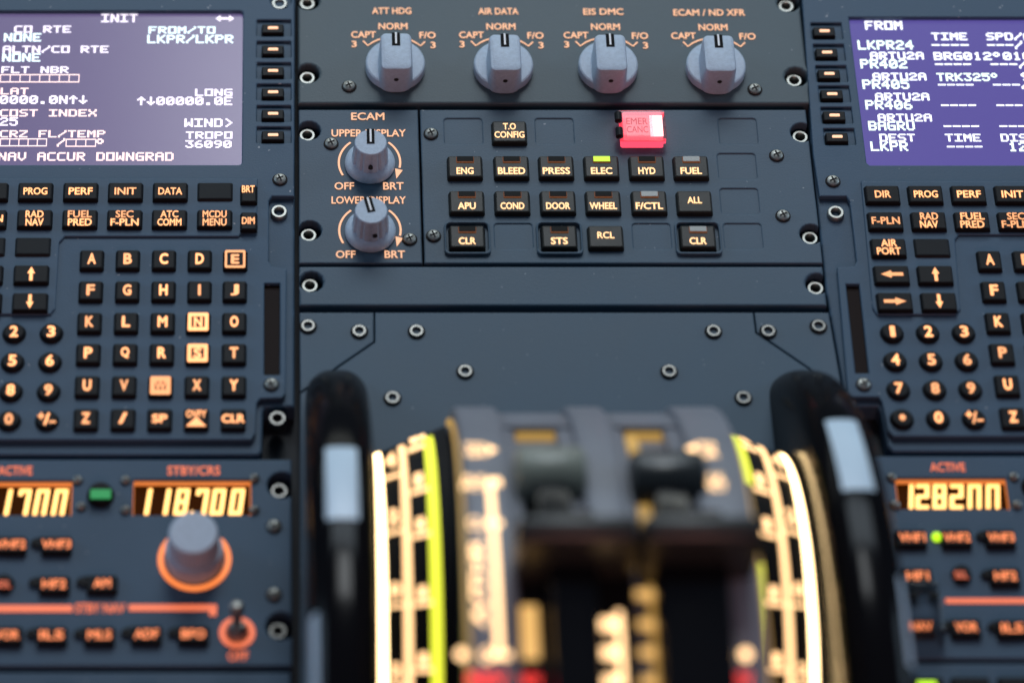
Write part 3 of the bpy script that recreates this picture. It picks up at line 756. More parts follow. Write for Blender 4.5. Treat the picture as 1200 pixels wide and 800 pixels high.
flo = poly_px([(940, -50), (961, 222), (1010, 222), (990, -50)], 0)
plate(mv, 'faceplate', M['panel_blue'], topo, holes, -0.0010, MZ, 0.0004, floor=[(flo, -0.0009, -0.0001)])
fpl = poly_px([(1009, 212), (1022.5, 360), (1028, 368.5), (1120, 368.5), (1126, 362), (1119.5, 281), (1124, 275), (1290, 275), (1280, 212)], FZ)
plate(mv, 'function_key_field', M['panel_blue'], fpl, [], MZ-0.0002, FZ, 0.0004)
srx = S(1016, 193, SZ).x-0.0009
scr = mesh_obj('screen', rel(slab([(srx, S(0, 196, SZ).y), (0.228, S(0, 196, SZ).y), (0.228, S(0, 18, SZ).y), (srx, S(0, 18, SZ).y)], SZ-0.0004, SZ), S(1150, 100, SZ)), M['scrR'], mv, S(1150, 100, SZ))
for s, x0, y, x1, h, m in (('FROM', 1014, 30, 1057, 10.5, 'txtW'), ('TIME', 1092, 43, 1133, 9, 'txtW'), ('SPD/ALT', 1156, 43, 1230, 9, 'txtW'), ('LKPR24', 1005.5, 53, 1070, 11, 'txtG'), ('----', 1092, 53, 1135, 10, 'txtW'), ('---/', 1157, 53, 1198, 10, 'txtW'),
                           ('ARTU2A', 1020, 65.5, 1082, 9, 'txtW'), ('BRG012*010', 1094.5, 66, 1208, 9.5, 'txtW'), ('PR402', 1008.5, 75, 1062.5, 11, 'txtG'), ('----', 1096, 75.5, 1137.5, 10, 'txtW'), ('---/', 1161, 75.5, 1203, 10, 'txtW'),
                           ('ARTU2A', 1023, 90, 1085, 9, 'txtW'), ('TRK325*', 1098, 90.5, 1170, 9.5, 'txtG'), ('9', 1197, 90, 1207, 9.5, 'txtW'), ('PR405', 1011, 99, 1065, 11, 'txtG'), ('----', 1099.5, 99.5, 1140.5, 10, 'txtW'), ('---/', 1164, 99.5, 1206, 10, 'txtW'),
                           ('ARTU2A', 1026, 113.5, 1088.5, 9, 'txtW'), ('PR406', 1014.5, 123, 1068.5, 11, 'txtG'), ('----', 1103, 123.5, 1143.5, 10, 'txtW'), ('---', 1168, 123.5, 1198, 10, 'txtW'),
                           ('ARTU2A', 1029, 138, 1091.5, 9, 'txtW'), ('BAGRU', 1018, 147.5, 1071.5, 11, 'txtG'), ('----', 1106, 148, 1147, 10, 'txtW'), ('---', 1171.5, 148, 1202, 10, 'txtW'),
                           ('DEST', 1031, 161.5, 1072, 9, 'txtW'), ('TIME', 1108, 161.5, 1149, 9, 'txtW'), ('DIST', 1173, 161.5, 1214, 9, 'txtW'), ('LKPR', 1020.5, 171.5, 1063.5, 11, 'txtG'), ('----', 1110, 172, 1151, 10, 'txtW'), ('12', 1182, 172, 1204, 11, 'txtG')):
    dots(scr, s, x0, y, x1, h, SZ+0.0001, M[m])
for x, y in lskr:
    o = put_key(mv, 'line_select_key', LSK, x, y, -0.0005, 0.0022)
    mesh_obj('lit_dash', DASH, None, o, S(x+0.3, y-0.5, 0.0017))
bolt(mv, 954, 9.5, -0.0005); bolt(mv, 979, 251, -0.0006)
screw(mv, 976, 213, MZ); screw(mv, 1012, 451, MZ)
mesh_obj('annunciator_slot', rel(slab(poly_px([(990, 331), (1008, 331), (1020, 440), (1001, 440)], -0.0004), -0.0009, -0.0004), S(1004, 385, -0.0004)), M['redslot'], mv, S(1004, 385, -0.0004))
for x, s in ((1034.5, 'DIR'), (1085, 'PROG'), (1135.5, 'PERF'), (1186.5, 'INIT')): fkey(mv, x, 227, s)
for x, s in ((1038, 'F-PLN'), (1088.7, 'RAD\nNAV'), (1139.5, 'FUEL\nPRED'), (1190.5, 'SEC\nF-PLN')): fkey(mv, x, 258, s)
for x, s in ((1041.7, 'AIR\nPORT'), (1092.5, '')): fkey(mv, x, 289.3, s)
for x, s in ((1045.3, '<L'), (1096.5, '<U')): fkey(mv, x, 321, s)
for x, s in ((1049, '<R'), (1100.7, '<D')): fkey(mv, x, 352.7, s)
for y, xs_, ss in ((304.5, (1160, 1202), 'AB'), (340.3, (1165, 1207), 'FG'), (377, (1170, 1212.5), 'KL'), (413.3, (1175, 1217.5), 'PQ'), (450.5, (1181, 1224), 'UV'), (488.5, (1187.5, 1231), 'Z/')):
    for x, s in zip(xs_, ss): lkey(mv, x, y, s)
for y, xs_, ss in ((388, (1046, 1088, 1130), '123'), (421, (1049.5, 1091.7, 1133.5), '456'), (454.5, (1053.5, 1096, 1138), '789')):
    for x, s in zip(xs_, ss): dkey(mv, x, y, s)
for x, s in ((1057.7, '.'), (1100, '0'), (1142.2, '+/-')): dkey(mv, x, 488.7, s)

# ================================================================== RADIO PANELS
SEGS = {'0': 'abcdef', '1': 'bc', '2': 'abged', '7': 'abch', '8': 'abcdefg', 'n': 'abcef', '3': 'abgcd'}
def seg_digit(bm, ch, x, w_, h, t, sl):
    """one slanted seven-segment figure"""
    y2, y1, y0 = h/2, 0, -h/2; g_ = t*0.12
    def bar(xa, ya, xb, yb):
        d = Vector((xb-xa, yb-ya)).normalized(); n_ = Vector((-d.y, d.x))*t/2
        a = Vector((xa, ya))-d*t*0.46; b = Vector((xb, yb))+d*t*0.46
        if d.x < 0.5: a += d*t*0.5*(ya == 0) ; b -= d*t*0.0
        q = [a+n_*0.8, a+d*t*0.2+n_, b-d*t*0.2+n_, b+n_*0.8, b-n_*0.8, b-d*t*0.2-n_, a+d*t*0.2-n_, a-n_*0.8]
        bm.faces.new([bm.verts.new((x+p.x+p.y*sl, p.y, len(bm.faces)*4e-6)) for p in q[::-1]])
    i = t*0.5
    pos = {'a': (i, y2-i, w_-i, y2-i), 'g': (i, 0, w_-i, 0), 'd': (i, y0+i, w_-i, y0+i), 'f': (i, y2-i, i, 0), 'b': (w_-i, y2-i, w_-i, 0), 'e': (i, 0, i, y0+i), 'c': (w_-i, 0, w_-i, y0+i), 'h': (i, y2-i, i, h*0.30)}
    for s in SEGS[ch]: bar(*pos[s])
def freq_display(parent, x0, y0, x1, y1, digits, dot=None):
    """recessed frequency window with glowing rim and slanted figures"""
    zf = -0.0024
    c = S((x0+x1)/2, (y0+y1)/2, zf)
    me = slab(rect_px(x0-4, y0-4, x1+4, y1+6, zf), zf-0.0006, zf)
    d = mesh_obj('frequency_display', rel(me, c), M['glow7'], parent, c)
    k = ppm(y0, -0.0008)
    fr = curve_plate(rect_px(x0-1.5, y0-2, x1+1.5, y1+2, -0.0008, 0.0002), [rect_px(x0+1.0, y0+5.5, x1-1.4, y1+1.0, -0.0008, 0.0002)], -0.0016, -0.0008, 0.00015)
    mesh_obj('display_rim', rel(fr, c), M['rim7'], d, c)
    for ch, px, py, wpx, hpx in digits:
        k = ppm(py, zf); bm = bmesh.new()
        seg_digit(bm, ch, 0, wpx/k, hpx/k/CS, 5.2/k, 0.12)
        mesh_obj('segment_digit', bm_mesh(bm), M['seg'], d, S(px-wpx/2, py, zf+0.00015))
    if dot:
        k = ppm(dot[1], zf)
        mesh_obj('decimal_point', flat_mesh([(x, y, 0) for x, y in circ(2.6/k, 12)], [tuple(range(12))]), M['seg'], d, S(dot[0], dot[1], zf+0.00015))
RS = screw_mesh(0.0012)
for k_ in ('steel', 'hole', 'hole'): RS.materials.append(M[k_])
kr = ppm(690)
RKEY = bm_mesh(key_bm(37/kr, 20/kr/CS, 0.0006, 0.0020, 0.0003, 0.0004)); RKEY.materials.append(M['key'])
WEDGE = None
def rkey(parent, px, py, s, wpx=None, wedge=True):
    o = put_key(parent, 'radio_key', RKEY, px, py, 0.0, 0.0020)
    legend(o, s, px, py, wpx or 8.6*len(s), 10, 0.0021, M['legr'], 0.02)
    if wedge:
        k = ppm(py)
        bm = bmesh.new()
        loft(bm, [[(x/k, y/k/CS, zz) for x, y in ((5, 5.5), (-5, 3.2), (-8.5, 0), (-5, -3.2), (5, -5.5))] for zz in (0.0, 0.0012)])
        mesh_obj('pointer_lens', bm_mesh(bm), M['key'], o, S(px-21.5, py, 0)*1.0)
    return o
rl = thing('radio_panel', 'radio panel with grey tuning knob left of the left trim wheel', 'radio panel', S(150, 660, -0.008), 'radio panels with orange frequency displays')
outl = notched((-90, -95), (342.5, 341), 538, 780, 0, [], [(331, 568), (330, 733)], 0.0041)
plate(rl, 'faceplate', M['panel_blue'], outl, [rect_px(-40, 563, 84, 603, 0, 0.0003), rect_px(156, 562, 294, 603, 0, 0.0003)], -0.008, 0.0, 0.0005)
bolt(rl, 327, 577, -0.0035); bolt(rl, 325.5, 741, -0.0035)
for x, y in ((321, 617), (321, 697)): screw(rl, x, y)
for x, y in ((91, 563), (95, 594), (147, 563), (147, 598), (298, 561), (298, 598)): mesh_obj('screw', RS, None, rl, S(x, y, 0))
legend(rl, 'ACTIVE', 18, 551, 40, 10.5, 0.0002, M['legrl'], 0.02)
legend(rl, 'STBY/CRS', 227, 551, 62, 10.5, 0.0002, M['legrl'], 0.02)
freq_display(rl, -40, 563, 84, 603, [('1', 5, 588, 15, 30), ('7', 27.5, 588, 15, 30), ('n', 48.5, 588, 15.5, 30), ('n', 70, 588, 15.5, 30), ('2', -16, 588, 15, 30)])
freq_display(rl, 156, 562, 294, 603, [('1', 169, 587.5, 15, 30), ('1', 191, 587.5, 15, 30), ('8', 213, 587.5, 15.5, 30), ('7', 236, 587.5, 15, 30), ('0', 255.5, 587.5, 15.5, 30), ('0', 277.5, 587.5, 15.5, 30)], (225, 600))
kq = ppm(580)
o = mesh_obj('transfer_button', bm_mesh(key_bm(33/kq, 0, 0, 0.0024, 0.0005, 0.0006, round_=True), smooth=24), M['key'], rl, S(118, 581, 0))
bm = bmesh.new(); bmesh_box(bm, -12/kq, 12/kq, -5.2/kq/CS, 5.2/kq/CS, 0, 0.0003)
mesh_obj('lit_arrow_bar', bm_mesh(bm), M['greenbar'], o, S(118, 579, 0.0024))
# tuning knob with lit ring
c = S(228, 655, 0)
k = ppm(655)
rg = curve_plate(circ(43/k, 64), [circ(36.5/k, 64)], 0.0, 0.0003, 0.00008)
# the ring is open at the far side
bm = bmesh.new(); bm.from_mesh(rg)
bmesh.ops.delete(bm, geom=[f for f in bm.faces if f.calc_center_median().y > 0.0062], context='FACES')
mesh_obj('lit_ring', bm_mesh(bm), M['ring'], rl, c+Vector((0, 0, 0.0001)))
R1, R2 = 34/k, 29.5/k
kn = mesh_obj('tuning_knob', bm_mesh(lathe([(R1, 0.0004), (R1, 0.0052), (R1*0.97, 0.006), (R1*0.90, 0.0062), (0, 0.0062)], 48), smooth=35), M['knob'], rl, c)
def flute(R, z): return [(R*(1-0.025*(i % 2))*math.cos(2*math.pi*i/72), R*(1-0.025*(i % 2))*math.sin(2*math.pi*i/72), z) for i in range(72)]
bm = bmesh.new(); loft(bm, [flute(R2, 0.006), flute(R2*0.99, 0.0130), [(x*0.97, y*0.97, 0.0136) for x, y, z_ in flute(R2, 0)], [(x*0.90, y*0.90, 0.0139) for x, y, z_ in flute(R2, 0)]])
mesh_obj('inner_knob', bm_mesh(bm, smooth=22), M['knob'], kn, c)
for x, y, s in ((13, 637, 'VHF2'), (66, 637, 'VHF3'), (63.5, 683.5, 'HF2'), (119.5, 682.5, 'AM'), (8, 743, 'VOR'), (60.5, 743, 'ILS'), (116.5, 743, 'MLS'), (171.5, 742, 'ADF'), (226.5, 742, 'BFO')):
    rkey(rl, x, y, s, {4: 34, 3: 28, 2: 20}[len(s)])
def round_lamp(parent, px, py, s):
    o = mesh_obj('round_lamp', bm_mesh(key_bm(25/kr, 0, 0, 0.0018, 0.0003, 0.0005, round_=True), smooth=24), M['key'], parent, S(px, py, 0))
    legend(o, s, px, py-1, 16, 8, 0.0019, M['legrl'], 0.0)
round_lamp(rl, 5, 685, 'SEL')
ribbon(rl, [(-60, 712.5), (85, 712.5)], 9, M['legrl']); ribbon(rl, [(151, 711.5), (254, 711.5)], 8.5, M['legrl']); ribbon(rl, [(249.5, 711.5), (249.5, 721)], 8.5, M['legrl'], 0.00025)
legend(rl, 'STBY NAV', 117.5, 712, 58, 11, 0.0002, M['legrl'], 0.03)
# toggle switch
c = S(278, 741, 0); k = ppm(741)
mesh_obj('lit_ring', curve_plate(circ(21/k, 40), [circ(14.5/k, 40)], 0.0001, 0.0004, 0.00008), M['legrl'], rl, c)
tg = mesh_obj('toggle_switch', bm_mesh(lathe([(14/k, 0.0002), (14/k, 0.0010), (10/k, 0.0030), (7/k, 0.0042), (0, 0.0044)], 32), smooth=40), M['steel'], rl, c)
bm = bmesh.new()
a = Vector((0, 0, 0.003)); b = Vector((0, 0.0032, 0.0100))
rows = []
ax_ = (b-a).normalized(); e1 = Vector((1, 0, 0)); e2 = ax_.cross(e1)
for t, r in ((0, 0.0011), (0.3, 0.0012), (0.7, 0.0017), (0.88, 0.0019), (0.97, 0.0015), (1.0, 0.0008)):
    p = a+(b-a)*t; rows.append([tuple(p+e1*r*math.cos(2*math.pi*i/20)+e2*r*math.sin(2*math.pi*i/20)) for i in range(20)])
loft(bm, rows)
mesh_obj('bat_lever', bm_mesh(bm, smooth=50), M['steel'], tg, c)
legend(rl, 'OFF', 279, 768, 24, 10.5, 0.0002, M['legrl'], 0.02)

rv = thing('radio_panel', 'radio panel reading 128200 beside the right trim wheel', 'radio panel', S(1150, 660, -0.008), 'radio panels with orange frequency displays')
outr = poly_px([(1012, 534), (1290, 534), (1330, 771.5), (1050, 771.5)])
plate(rv, 'faceplate', M['panel_blue'], outr, [rect_px(1051, 560, 1181, 596, 0, 0.0003)], -0.008, 0.0, 0.0005)
legend(rv, 'ACTIVE', 1110.5, 547, 41, 10, 0.0002, M['legrl'], 0.02)
freq_display(rv, 1051, 560, 1181, 596, [('1', 1063, 581.5, 15, 28), ('2', 1081, 581.5, 16, 28), ('8', 1101, 581.5, 16, 28), ('2', 1121, 581.5, 16, 28), ('n', 1142, 581.5, 16, 28), ('n', 1163.5, 581.5, 16, 28)])
for x, y in ((1045, 560), (1049, 592), (1188, 559), (1192, 592)): mesh_obj('screw', RS, None, rv, S(x, y, 0))
for x, y, s, wg in ((1069, 629, 'VHF1', False), (1121.5, 629, 'VHF2', False), (1173, 629, 'VHF3', True), (1075.5, 674, 'HF1', False), (1178.5, 674, 'HF2', True), (1132.5, 734, 'VOR', True), (1186.5, 735, 'ILS', True)):
    rkey(rv, x, y, s, {4: 31, 3: 26, 2: 20}[len(s)], wg)
round_lamp(rv, 1126.5, 674, 'SEL')
k = ppm(629)
mesh_obj('green_led', bm_mesh(lathe([(6/k, 0), (6/k, 0.0006), (4.5/k, 0.0011), (0, 0.0014)], 20), smooth=60), M['led'], rv, S(1097.5, 629.5, 0))
ribbon(rv, [(1108, 703.5), (1290, 703.5)], 6.5, M['legrl'])
o = rkey(rv, 1079.5, 733, 'NAV', 26, False)
gd = mesh_obj('key_cover', bm_mesh(key_bm(42/kr, 60/kr/CS, 0.0008, 0.0058, 0.0006, 0.0008, z0=0.0001)), M['clear'], rv, S(1082, 723, 0))
for dx in (-12, 12):
    bm = bmesh.new(); bmesh_box(bm, -5/kr, 5/kr, -3/kr, 3/kr, 0, 0.0022)
    mesh_obj('cover_hinge', bm_mesh(bm), M['key'], gd, S(1082+dx, 699, 0.0004))
c = S(1213, 571, 0)
mesh_obj('transfer_button', bm_mesh(key_bm(33/kq, 0, 0, 0.0024, 0.0005, 0.0006, round_=True), smooth=24), M['key'], rv, c)

# panels below, only their far edges in view
al = thing('audio_panel', 'edge of a blue grey panel under the left radio panel', 'control panel', S(150, 810, -0.008), 'panels under the radio panels')
plate(al, 'faceplate', M['panel_blue'], notched((-95, -97), (341, 340), 787, 850, 0), [], -0.008, 0.0, 0.0005)
for x in (70, 170, 270):
    o = put_key(al, 'push_key', RKEY, x, 812, 0, 0.002)
ar = thing('audio_panel', 'edge of a panel with green lamp under the right radio panel', 'control panel', S(1160, 800, -0.008), 'panels under the radio panels')
plate(ar, 'faceplate', M['panel_blue'], poly_px([(1052, 776.5), (1332, 776.5), (1345, 860), (1064, 860)]), [], -0.008, 0.0, 0.0005)
ABIG = bm_mesh(key_bm(46/kr, 40/kr/CS, 0.0006, 0.0020, 0.0003, 0.0004)); ABIG.materials.append(M['key'])
for i, x in enumerate((1086, 1140, 1195)):
    o = put_key(ar, 'push_key', ABIG, x, 813, 0, 0.002)
    if i == 0:
        k = ppm(800); bm = bmesh.new(); bmesh_box(bm, -11/k, 11/k, -3/k, 3/k, 0, 0.0003)
        mesh_obj('indicator_lens', bm_mesh(bm), M['led'], o, S(x, 800.5, 0.002))

# ================================================================== LEVER QUADRANT
XC = 0.078
DY, DZ, DR = -0.1355, -0.017, 0.105       # drum axis and radius
A0, A1 = math.radians(-58), math.radians(64)   # near end, far end (angle from +Z towards +Y)
def arc_slab(x0, x1, R, r, yc, zc, a0, a1, n=48, Rx1=None, bev=0.0012):
    """curved slab about an axis along X, edges along the arc bevelled"""
    Rx1 = R if Rx1 is None else Rx1
    bm = bmesh.new(); loops = []
    for i in range(n+1):
        a = a0+(a1-a0)*i/n; s, c_ = math.sin(a), math.cos(a)
        sec = [(x0, r), (x0, R-bev), (x0+bev*0.3, R-bev*0.3), (x0+bev, R), (x1-bev, Rx1), (x1-bev*0.3, Rx1-bev*0.3), (x1, Rx1-bev), (x1, r)]
        loops.append([(x, yc+q*s, zc+q*c_) for x, q in sec])
    loft(bm, loops)
    return bm
qd = thing('lever_quadrant', 'curved thrust lever quadrant with glowing scales standing between the two trim wheels', 'lever quadrant', (XC, -0.12, -0.008))
QB = WP[qd.name]
def qpart(name, bm, m, smooth=40, parent=None):
    return mesh_obj(name, rel(bm_mesh(bm, smooth=smooth), QB), m, parent or qd, QB)
def dx(px, py=476): return cyl_hit(px, py, DR, DY, DZ)[0]
aH = cyl_hit(600, 479, DR, DY, DZ)[1]
x_edges = [(dx(529), dx(580)), (dx(659), dx(704)), (dx(781), dx(838))]
for x0, x1 in x_edges:
    qpart('quadrant_strip', arc_slab(x0, x1, DR, DR-0.040, DY, DZ, A0, A1), M['quad'])
# recessed floors of the two lever tracks with a sunk far end
for (a, b) in ((x_edges[0][1], x_edges[1][0]), (x_edges[1][1], x_edges[2][0])):
    aa = cyl_hit(600, 492, DR, DY, DZ)[1]
    qpart('track_end', arc_slab(a-0.0004, b+0.0004, DR-0.0016, DR-0.03, DY, DZ, aa, A1, 16), M['quad'])
    lip = 0.0050
    qpart('track_side', arc_slab(a-0.0004, a+lip*0.6, DR-0.0022, DR-0.03, DY, DZ, A0, aa, 40), M['quad'])
    if a < XC: qpart('black_lip', arc_slab(a-0.0002, a+0.0090, DR-0.0020, DR-0.012, DY, DZ, A0, cyl_hit(600, 612, DR, DY, DZ)[1], 30), M['key'])  # black patch over the near part of the left lip
    qpart('track_side', arc_slab(b-lip*0.8, b+0.0004, DR-0.0022, DR-0.03, DY, DZ, A0, aa, 40), M['quad'])
    qpart('track_floor', arc_slab(a-0.0004, b+0.0004, DR-0.034, DR-0.05, DY, DZ, A0, aa, 40), M['lever'])
    # slot light and lever reflection, put into glowing strips
    if a > XC: qpart('slot_glow_strip', arc_slab(a+lip*0.6+0.0001, a+lip*0.6+0.0030, DR-0.0028, DR-0.006, DY, DZ, A0, aa-0.05, 40, bev=0.0002), M['edge'])
    qpart('slot_glow_strip', arc_slab(a+0.0035, b-0.0042, DR-0.003, DR-0.010, DY, DZ, aa-0.018, aa-0.008, 4, bev=0.0002), M['edge'])
    qpart('track_cover', arc_slab(a+0.0020, b-0.0030, DR-0.0050, DR-0.030, DY, DZ, aa-0.22, aa-0.019, 10, bev=0.0004), M['quad'])
# legends printed on the drum, bent round it
def drum_map(R, yc, zc): return lambda x, a: (x, yc+R*math.sin(a), zc+R*math.cos(a))
def drum_mesh(uvs, fs, px0, py0, px1, py1, R=DR+0.0002, yc=DY, zc=DZ, rot=False):
    """uvs in the unit box -> patch between two photo corners on a drum surface"""
    xa, aa = cyl_hit(px0, (py0+py1)/2, R, yc, zc)[0], cyl_hit(px0, py0, R, yc, zc)[1]
    xb, ab = cyl_hit(px1, (py0+py1)/2, R, yc, zc)[0], cyl_hit(px0, py1, R, yc, zc)[1]
    mp = drum_map(R, yc, zc); vs = []
    for uv in uvs:
        u, v = uv[0], uv[1]; lift = uv[2] if len(uv) > 2 else 0
        if rot: u, v = -v, u
        vs.append(drum_map(R+lift, yc, zc)(xa+(xb-xa)*(u+0.5), ab+(aa-ab)*(v+0.5)))
    return flat_mesh(vs, fs)
def drum_text(s, px0, py0, px1, py1, m, rot=False, bold=0.02, **kw):
    vs, fs = text_norm(s, bold)
    return mesh_obj('legend', rel(drum_mesh(vs, fs, px0, py0, px1, py1, rot=rot, **kw), QB), m, qd, QB)
def drum_quad(px0, py0, px1, py1, m, name='legend_line', n=10, **kw):  # also draws the glowing ticks for the scale reflection
    uv = []; fs = []
    for i in range(n+1): uv += [(-0.5, i/n-0.5), (0.5, i/n-0.5)]
    for i in range(n): fs.append((2*i, 2*i+1, 2*i+3, 2*i+2))
    return mesh_obj(name, rel(drum_mesh(uv, fs, px0, py0, px1, py1, **kw), QB), m, qd, QB)
def drum_disc(px, py, r, m, **kw):
    uv = [(0.5*math.cos(2*math.pi*i/16), 0.5*math.sin(2*math.pi*i/16)) for i in range(16)]
    return mesh_obj('legend_dot', rel(drum_mesh(uv, [tuple(range(16))], px-r, py-r, px+r, py+r, **kw), QB), m, qd, QB)
def drum_tri(px0, py0, px1, py1, left, m):
    uv = [(-0.5, -0.5), (0.5, 0), (-0.5, 0.5)] if not left else [(0.5, -0.5), (-0.5, 0), (0.5, 0.5)]
    return mesh_obj('arrow_symbol', rel(drum_mesh(uv, [(0, 1, 2)], px0, py0, px1, py1), QB), m, qd, QB)
drum_text('TO\nGA', 545, 519, 569, 534, M['legq']); drum_tri(571, 521, 583, 532, False, M['legq'])
drum_text('FLX\nMCT', 541, 557, 572, 573, M['legq']); drum_quad(573, 560, 587, 569, M['legq'])
drum_quad(577, 560, 584.5, 770, M['legq'], n=30)
drum_text('CL', 549, 606, 566, 619, M['legq']); drum_quad(568, 609, 588, 616, M['legq'])
drum_text('A/THR', 553, 632, 568, 733, M['legq'], rot=True, bold=0.03)
drum_disc(541, 766, 6.5, M['legq']); drum_text('0', 564, 759, 577, 775, M['legq']); drum_quad(575, 763, 598, 771, M['legq'])
drum_text('REV', 548, 788, 594, 804, M['legred'], bold=0.04)
drum_tri(803, 519, 817, 532, True, M['legq']); drum_text('TO\nGA', 819, 518, 840, 535, M['legq'])
drum_text('FLX\nMCT', 823, 555, 851, 574, M['legq'])
drum_disc(874, 766, 7, M['legq']); drum_text('REV', 851, 788, 881, 804, M['legred'], bold=0.04)
drum_quad(611, 709, 631, 772, M['legqd'], R=DR-0.0017); drum_text('REV', 608, 790, 634, 804, M['legred'], bold=0.04, R=DR-0.0017)  # glowing bar and red lettering on the left lip
qpart('black_strip', arc_slab(x_edges[1][0]+0.0006, x_edges[1][1]-0.0004, DR+0.0004, DR-0.001, DY, DZ, A0, cyl_hit(600, 630, DR, DY, DZ)[1], 24, bev=0.0003), M['key'])  # black patch over the near part of the centre strip
# centre scale
for y in (731, 764, 798): drum_quad(700, y-7, 728, y+7, M['legq'], R=DR+0.0007); drum_disc(702, y, 7, M['legq'], R=DR+0.0008)
drum_quad(724, 716, 731, 806, M['legq'], n=16, R=DR+0.0009)
for y in (640, 662, 696, 731, 764, 798): drum_quad(744, y-5.5, 768, y+5.5, M['legqd'], R=DR-0.0017)  # scale reflection from the lever side, put into glowing ticks
# pitch trim scales: conical side plates lower than the drum
TY, TZ = -0.097, -0.015
def trim_scale(side):
    s = side
    xi, xo = XC+s*0.0345, XC+s*0.0553
    Ri, Ro = 0.0665, 0.0585
    x0, x1, r0, r1 = (xi, xo, Ri, Ro) if s > 0 else (xo, xi, Ro, Ri)
    bm = arc_slab(x0, x1, r0, r0-0.02 if False else 0.03, TY, TZ, math.radians(-95), math.radians(95), 60, Rx1=r1, bev=0.0006)
    pl = qpart('trim_scale', bm, M['key'])
    def R_at(o): return Ri+(Ro-Ri)*(o-0.0345)/(0.0553-0.0345)+0.0003
    def band(o, wd, a0, a1, m, name, n=40):
        bm = bmesh.new(); loops = []
        for i in range(n+1):
            a = math.radians(a0+(a1-a0)*i/n)
            row = []
            for q in (o-wd/2, o+wd/2):
                R = R_at(q); row.append(bm.verts.new((XC+s*q, TY+R*math.sin(a), TZ+R*math.cos(a))))
            loops.append(row)
        for p, q in zip(loops, loops[1:]): bm.faces.new((p[0], p[1], q[1], q[0]))
        qpart(name, bm, m, parent=pl)
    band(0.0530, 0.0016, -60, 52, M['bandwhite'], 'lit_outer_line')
    band(0.0468, 0.0017, -60, 49, M['bandpeach'], 'lit_middle_line')
    if s < 0:
        band(0.0400, 0.0024, -60, 47, M['bandgreen'], 'takeoff_band'); band(0.0412, 0.0016, 47.1, 62, M['bandpeach'], 'lit_inner_line', 8)
    else:
        band(0.0400, 0.0024, 21, 52, M['bandgreen'], 'takeoff_band'); band(0.0400, 0.0024, -60, -2, M['bandgreen'], 'takeoff_band'); band(0.0402, 0.0016, 52.1, 64, M['bandpeach'], 'lit_inner_line', 8)
    # scale figures and ticks
    def ang(py, o): return math.degrees(cyl_hit(600, py, R_at(o), TY, TZ)[1])
    def figure(t, o0, py, wd, hpx):
        vs, fs = text_norm(t, 0.05)
        a0_, a1_ = math.radians(ang(py-hpx/2, o0)), math.radians(ang(py+hpx/2, o0)); out_ = []
        for u, v, lift in vs:
            oo = o0+s*u*wd; R = R_at(oo)+0.0001+lift; aa = a1_+(a0_-a1_)*(v+0.5)
            out_.append((XC+s*oo, TY+R*math.sin(aa), TZ+R*math.cos(aa)))
        mesh_obj('legend', rel(flat_mesh(out_, fs), QB), M['bandpeach'], pl, QB)
    for py, t in ((547, '4'), (612, '2'), (698, '0'), (792, '2')):
        figure(t, 0.0500, py-7, 0.0030, 17)
        band(0.0500, 0.0042, ang(py+9, 0.05), ang(py+13, 0.05), M['bandpeach'], 'tick', 3)
    for py in (520, 570, 622, 702, 780):
        figure('1', 0.0433, py-8, 0.0022, 15)
        band(0.0433, 0.0044, ang(py+2, 0.0433), ang(py+7, 0.0433), M['bandpeach'], 'tick', 3)
trim_scale(-1); trim_scale(1)
# light leaking between drum and scale, put into a thin glowing strip
for s in (-1, 1):
    x = x_edges[0][0]-0.0002 if s < 0 else x_edges[2][1]+0.0002
    qpart('side_edge_glow', arc_slab(min(x, x+s*0.0007), max(x, x+s*0.0007), DR-0.0030, DR-0.0046, DY, DZ, A0, math.radians(63), 40, bev=0.0001), M['edge'])

# ================================================================== THRUST LEVERS
def prism_x(x0, x1, prof, bev=0.002):
    """(y,z) outline extruded along X with rounded edges"""
    bm = bmesh.new()
    n = len(prof); c_ = Vector((sum(p[0] for p in prof)/n, sum(p[1] for p in prof)/n))
    def sh(t): return [(c_+(Vector(p)-c_)*(1-t/max((Vector(p)-c_).length, 1e-5))) for p in prof]
    loft(bm, [[(x, p[0], p[1]) for p in sh(t)] for x, t in ((x0, bev), (x0+bev*0.3, bev*0.3), (x0+bev, 0), (x1-bev, 0), (x1-bev*0.3, bev*0.3), (x1, bev))])
    return bm
def smooth_profile(pts, r=0.004, n=5):
    out = []; N = len(pts)
    for i in range(N):
        p = Vector(pts[i]); a = Vector(pts[i-1]); b = Vector(pts[(i+1) % N])
        da = (a-p); db = (b-p); l = min(r, da.length*0.45, db.length*0.45)
        s, e = p+da.normalized()*l, p+db.normalized()*l
        for k in range(n+1):
            t = k/n; q = s*(1-t)**2+p*2*t*(1-t)+e*t*t
            out.append((q.x, q.y))
    return out
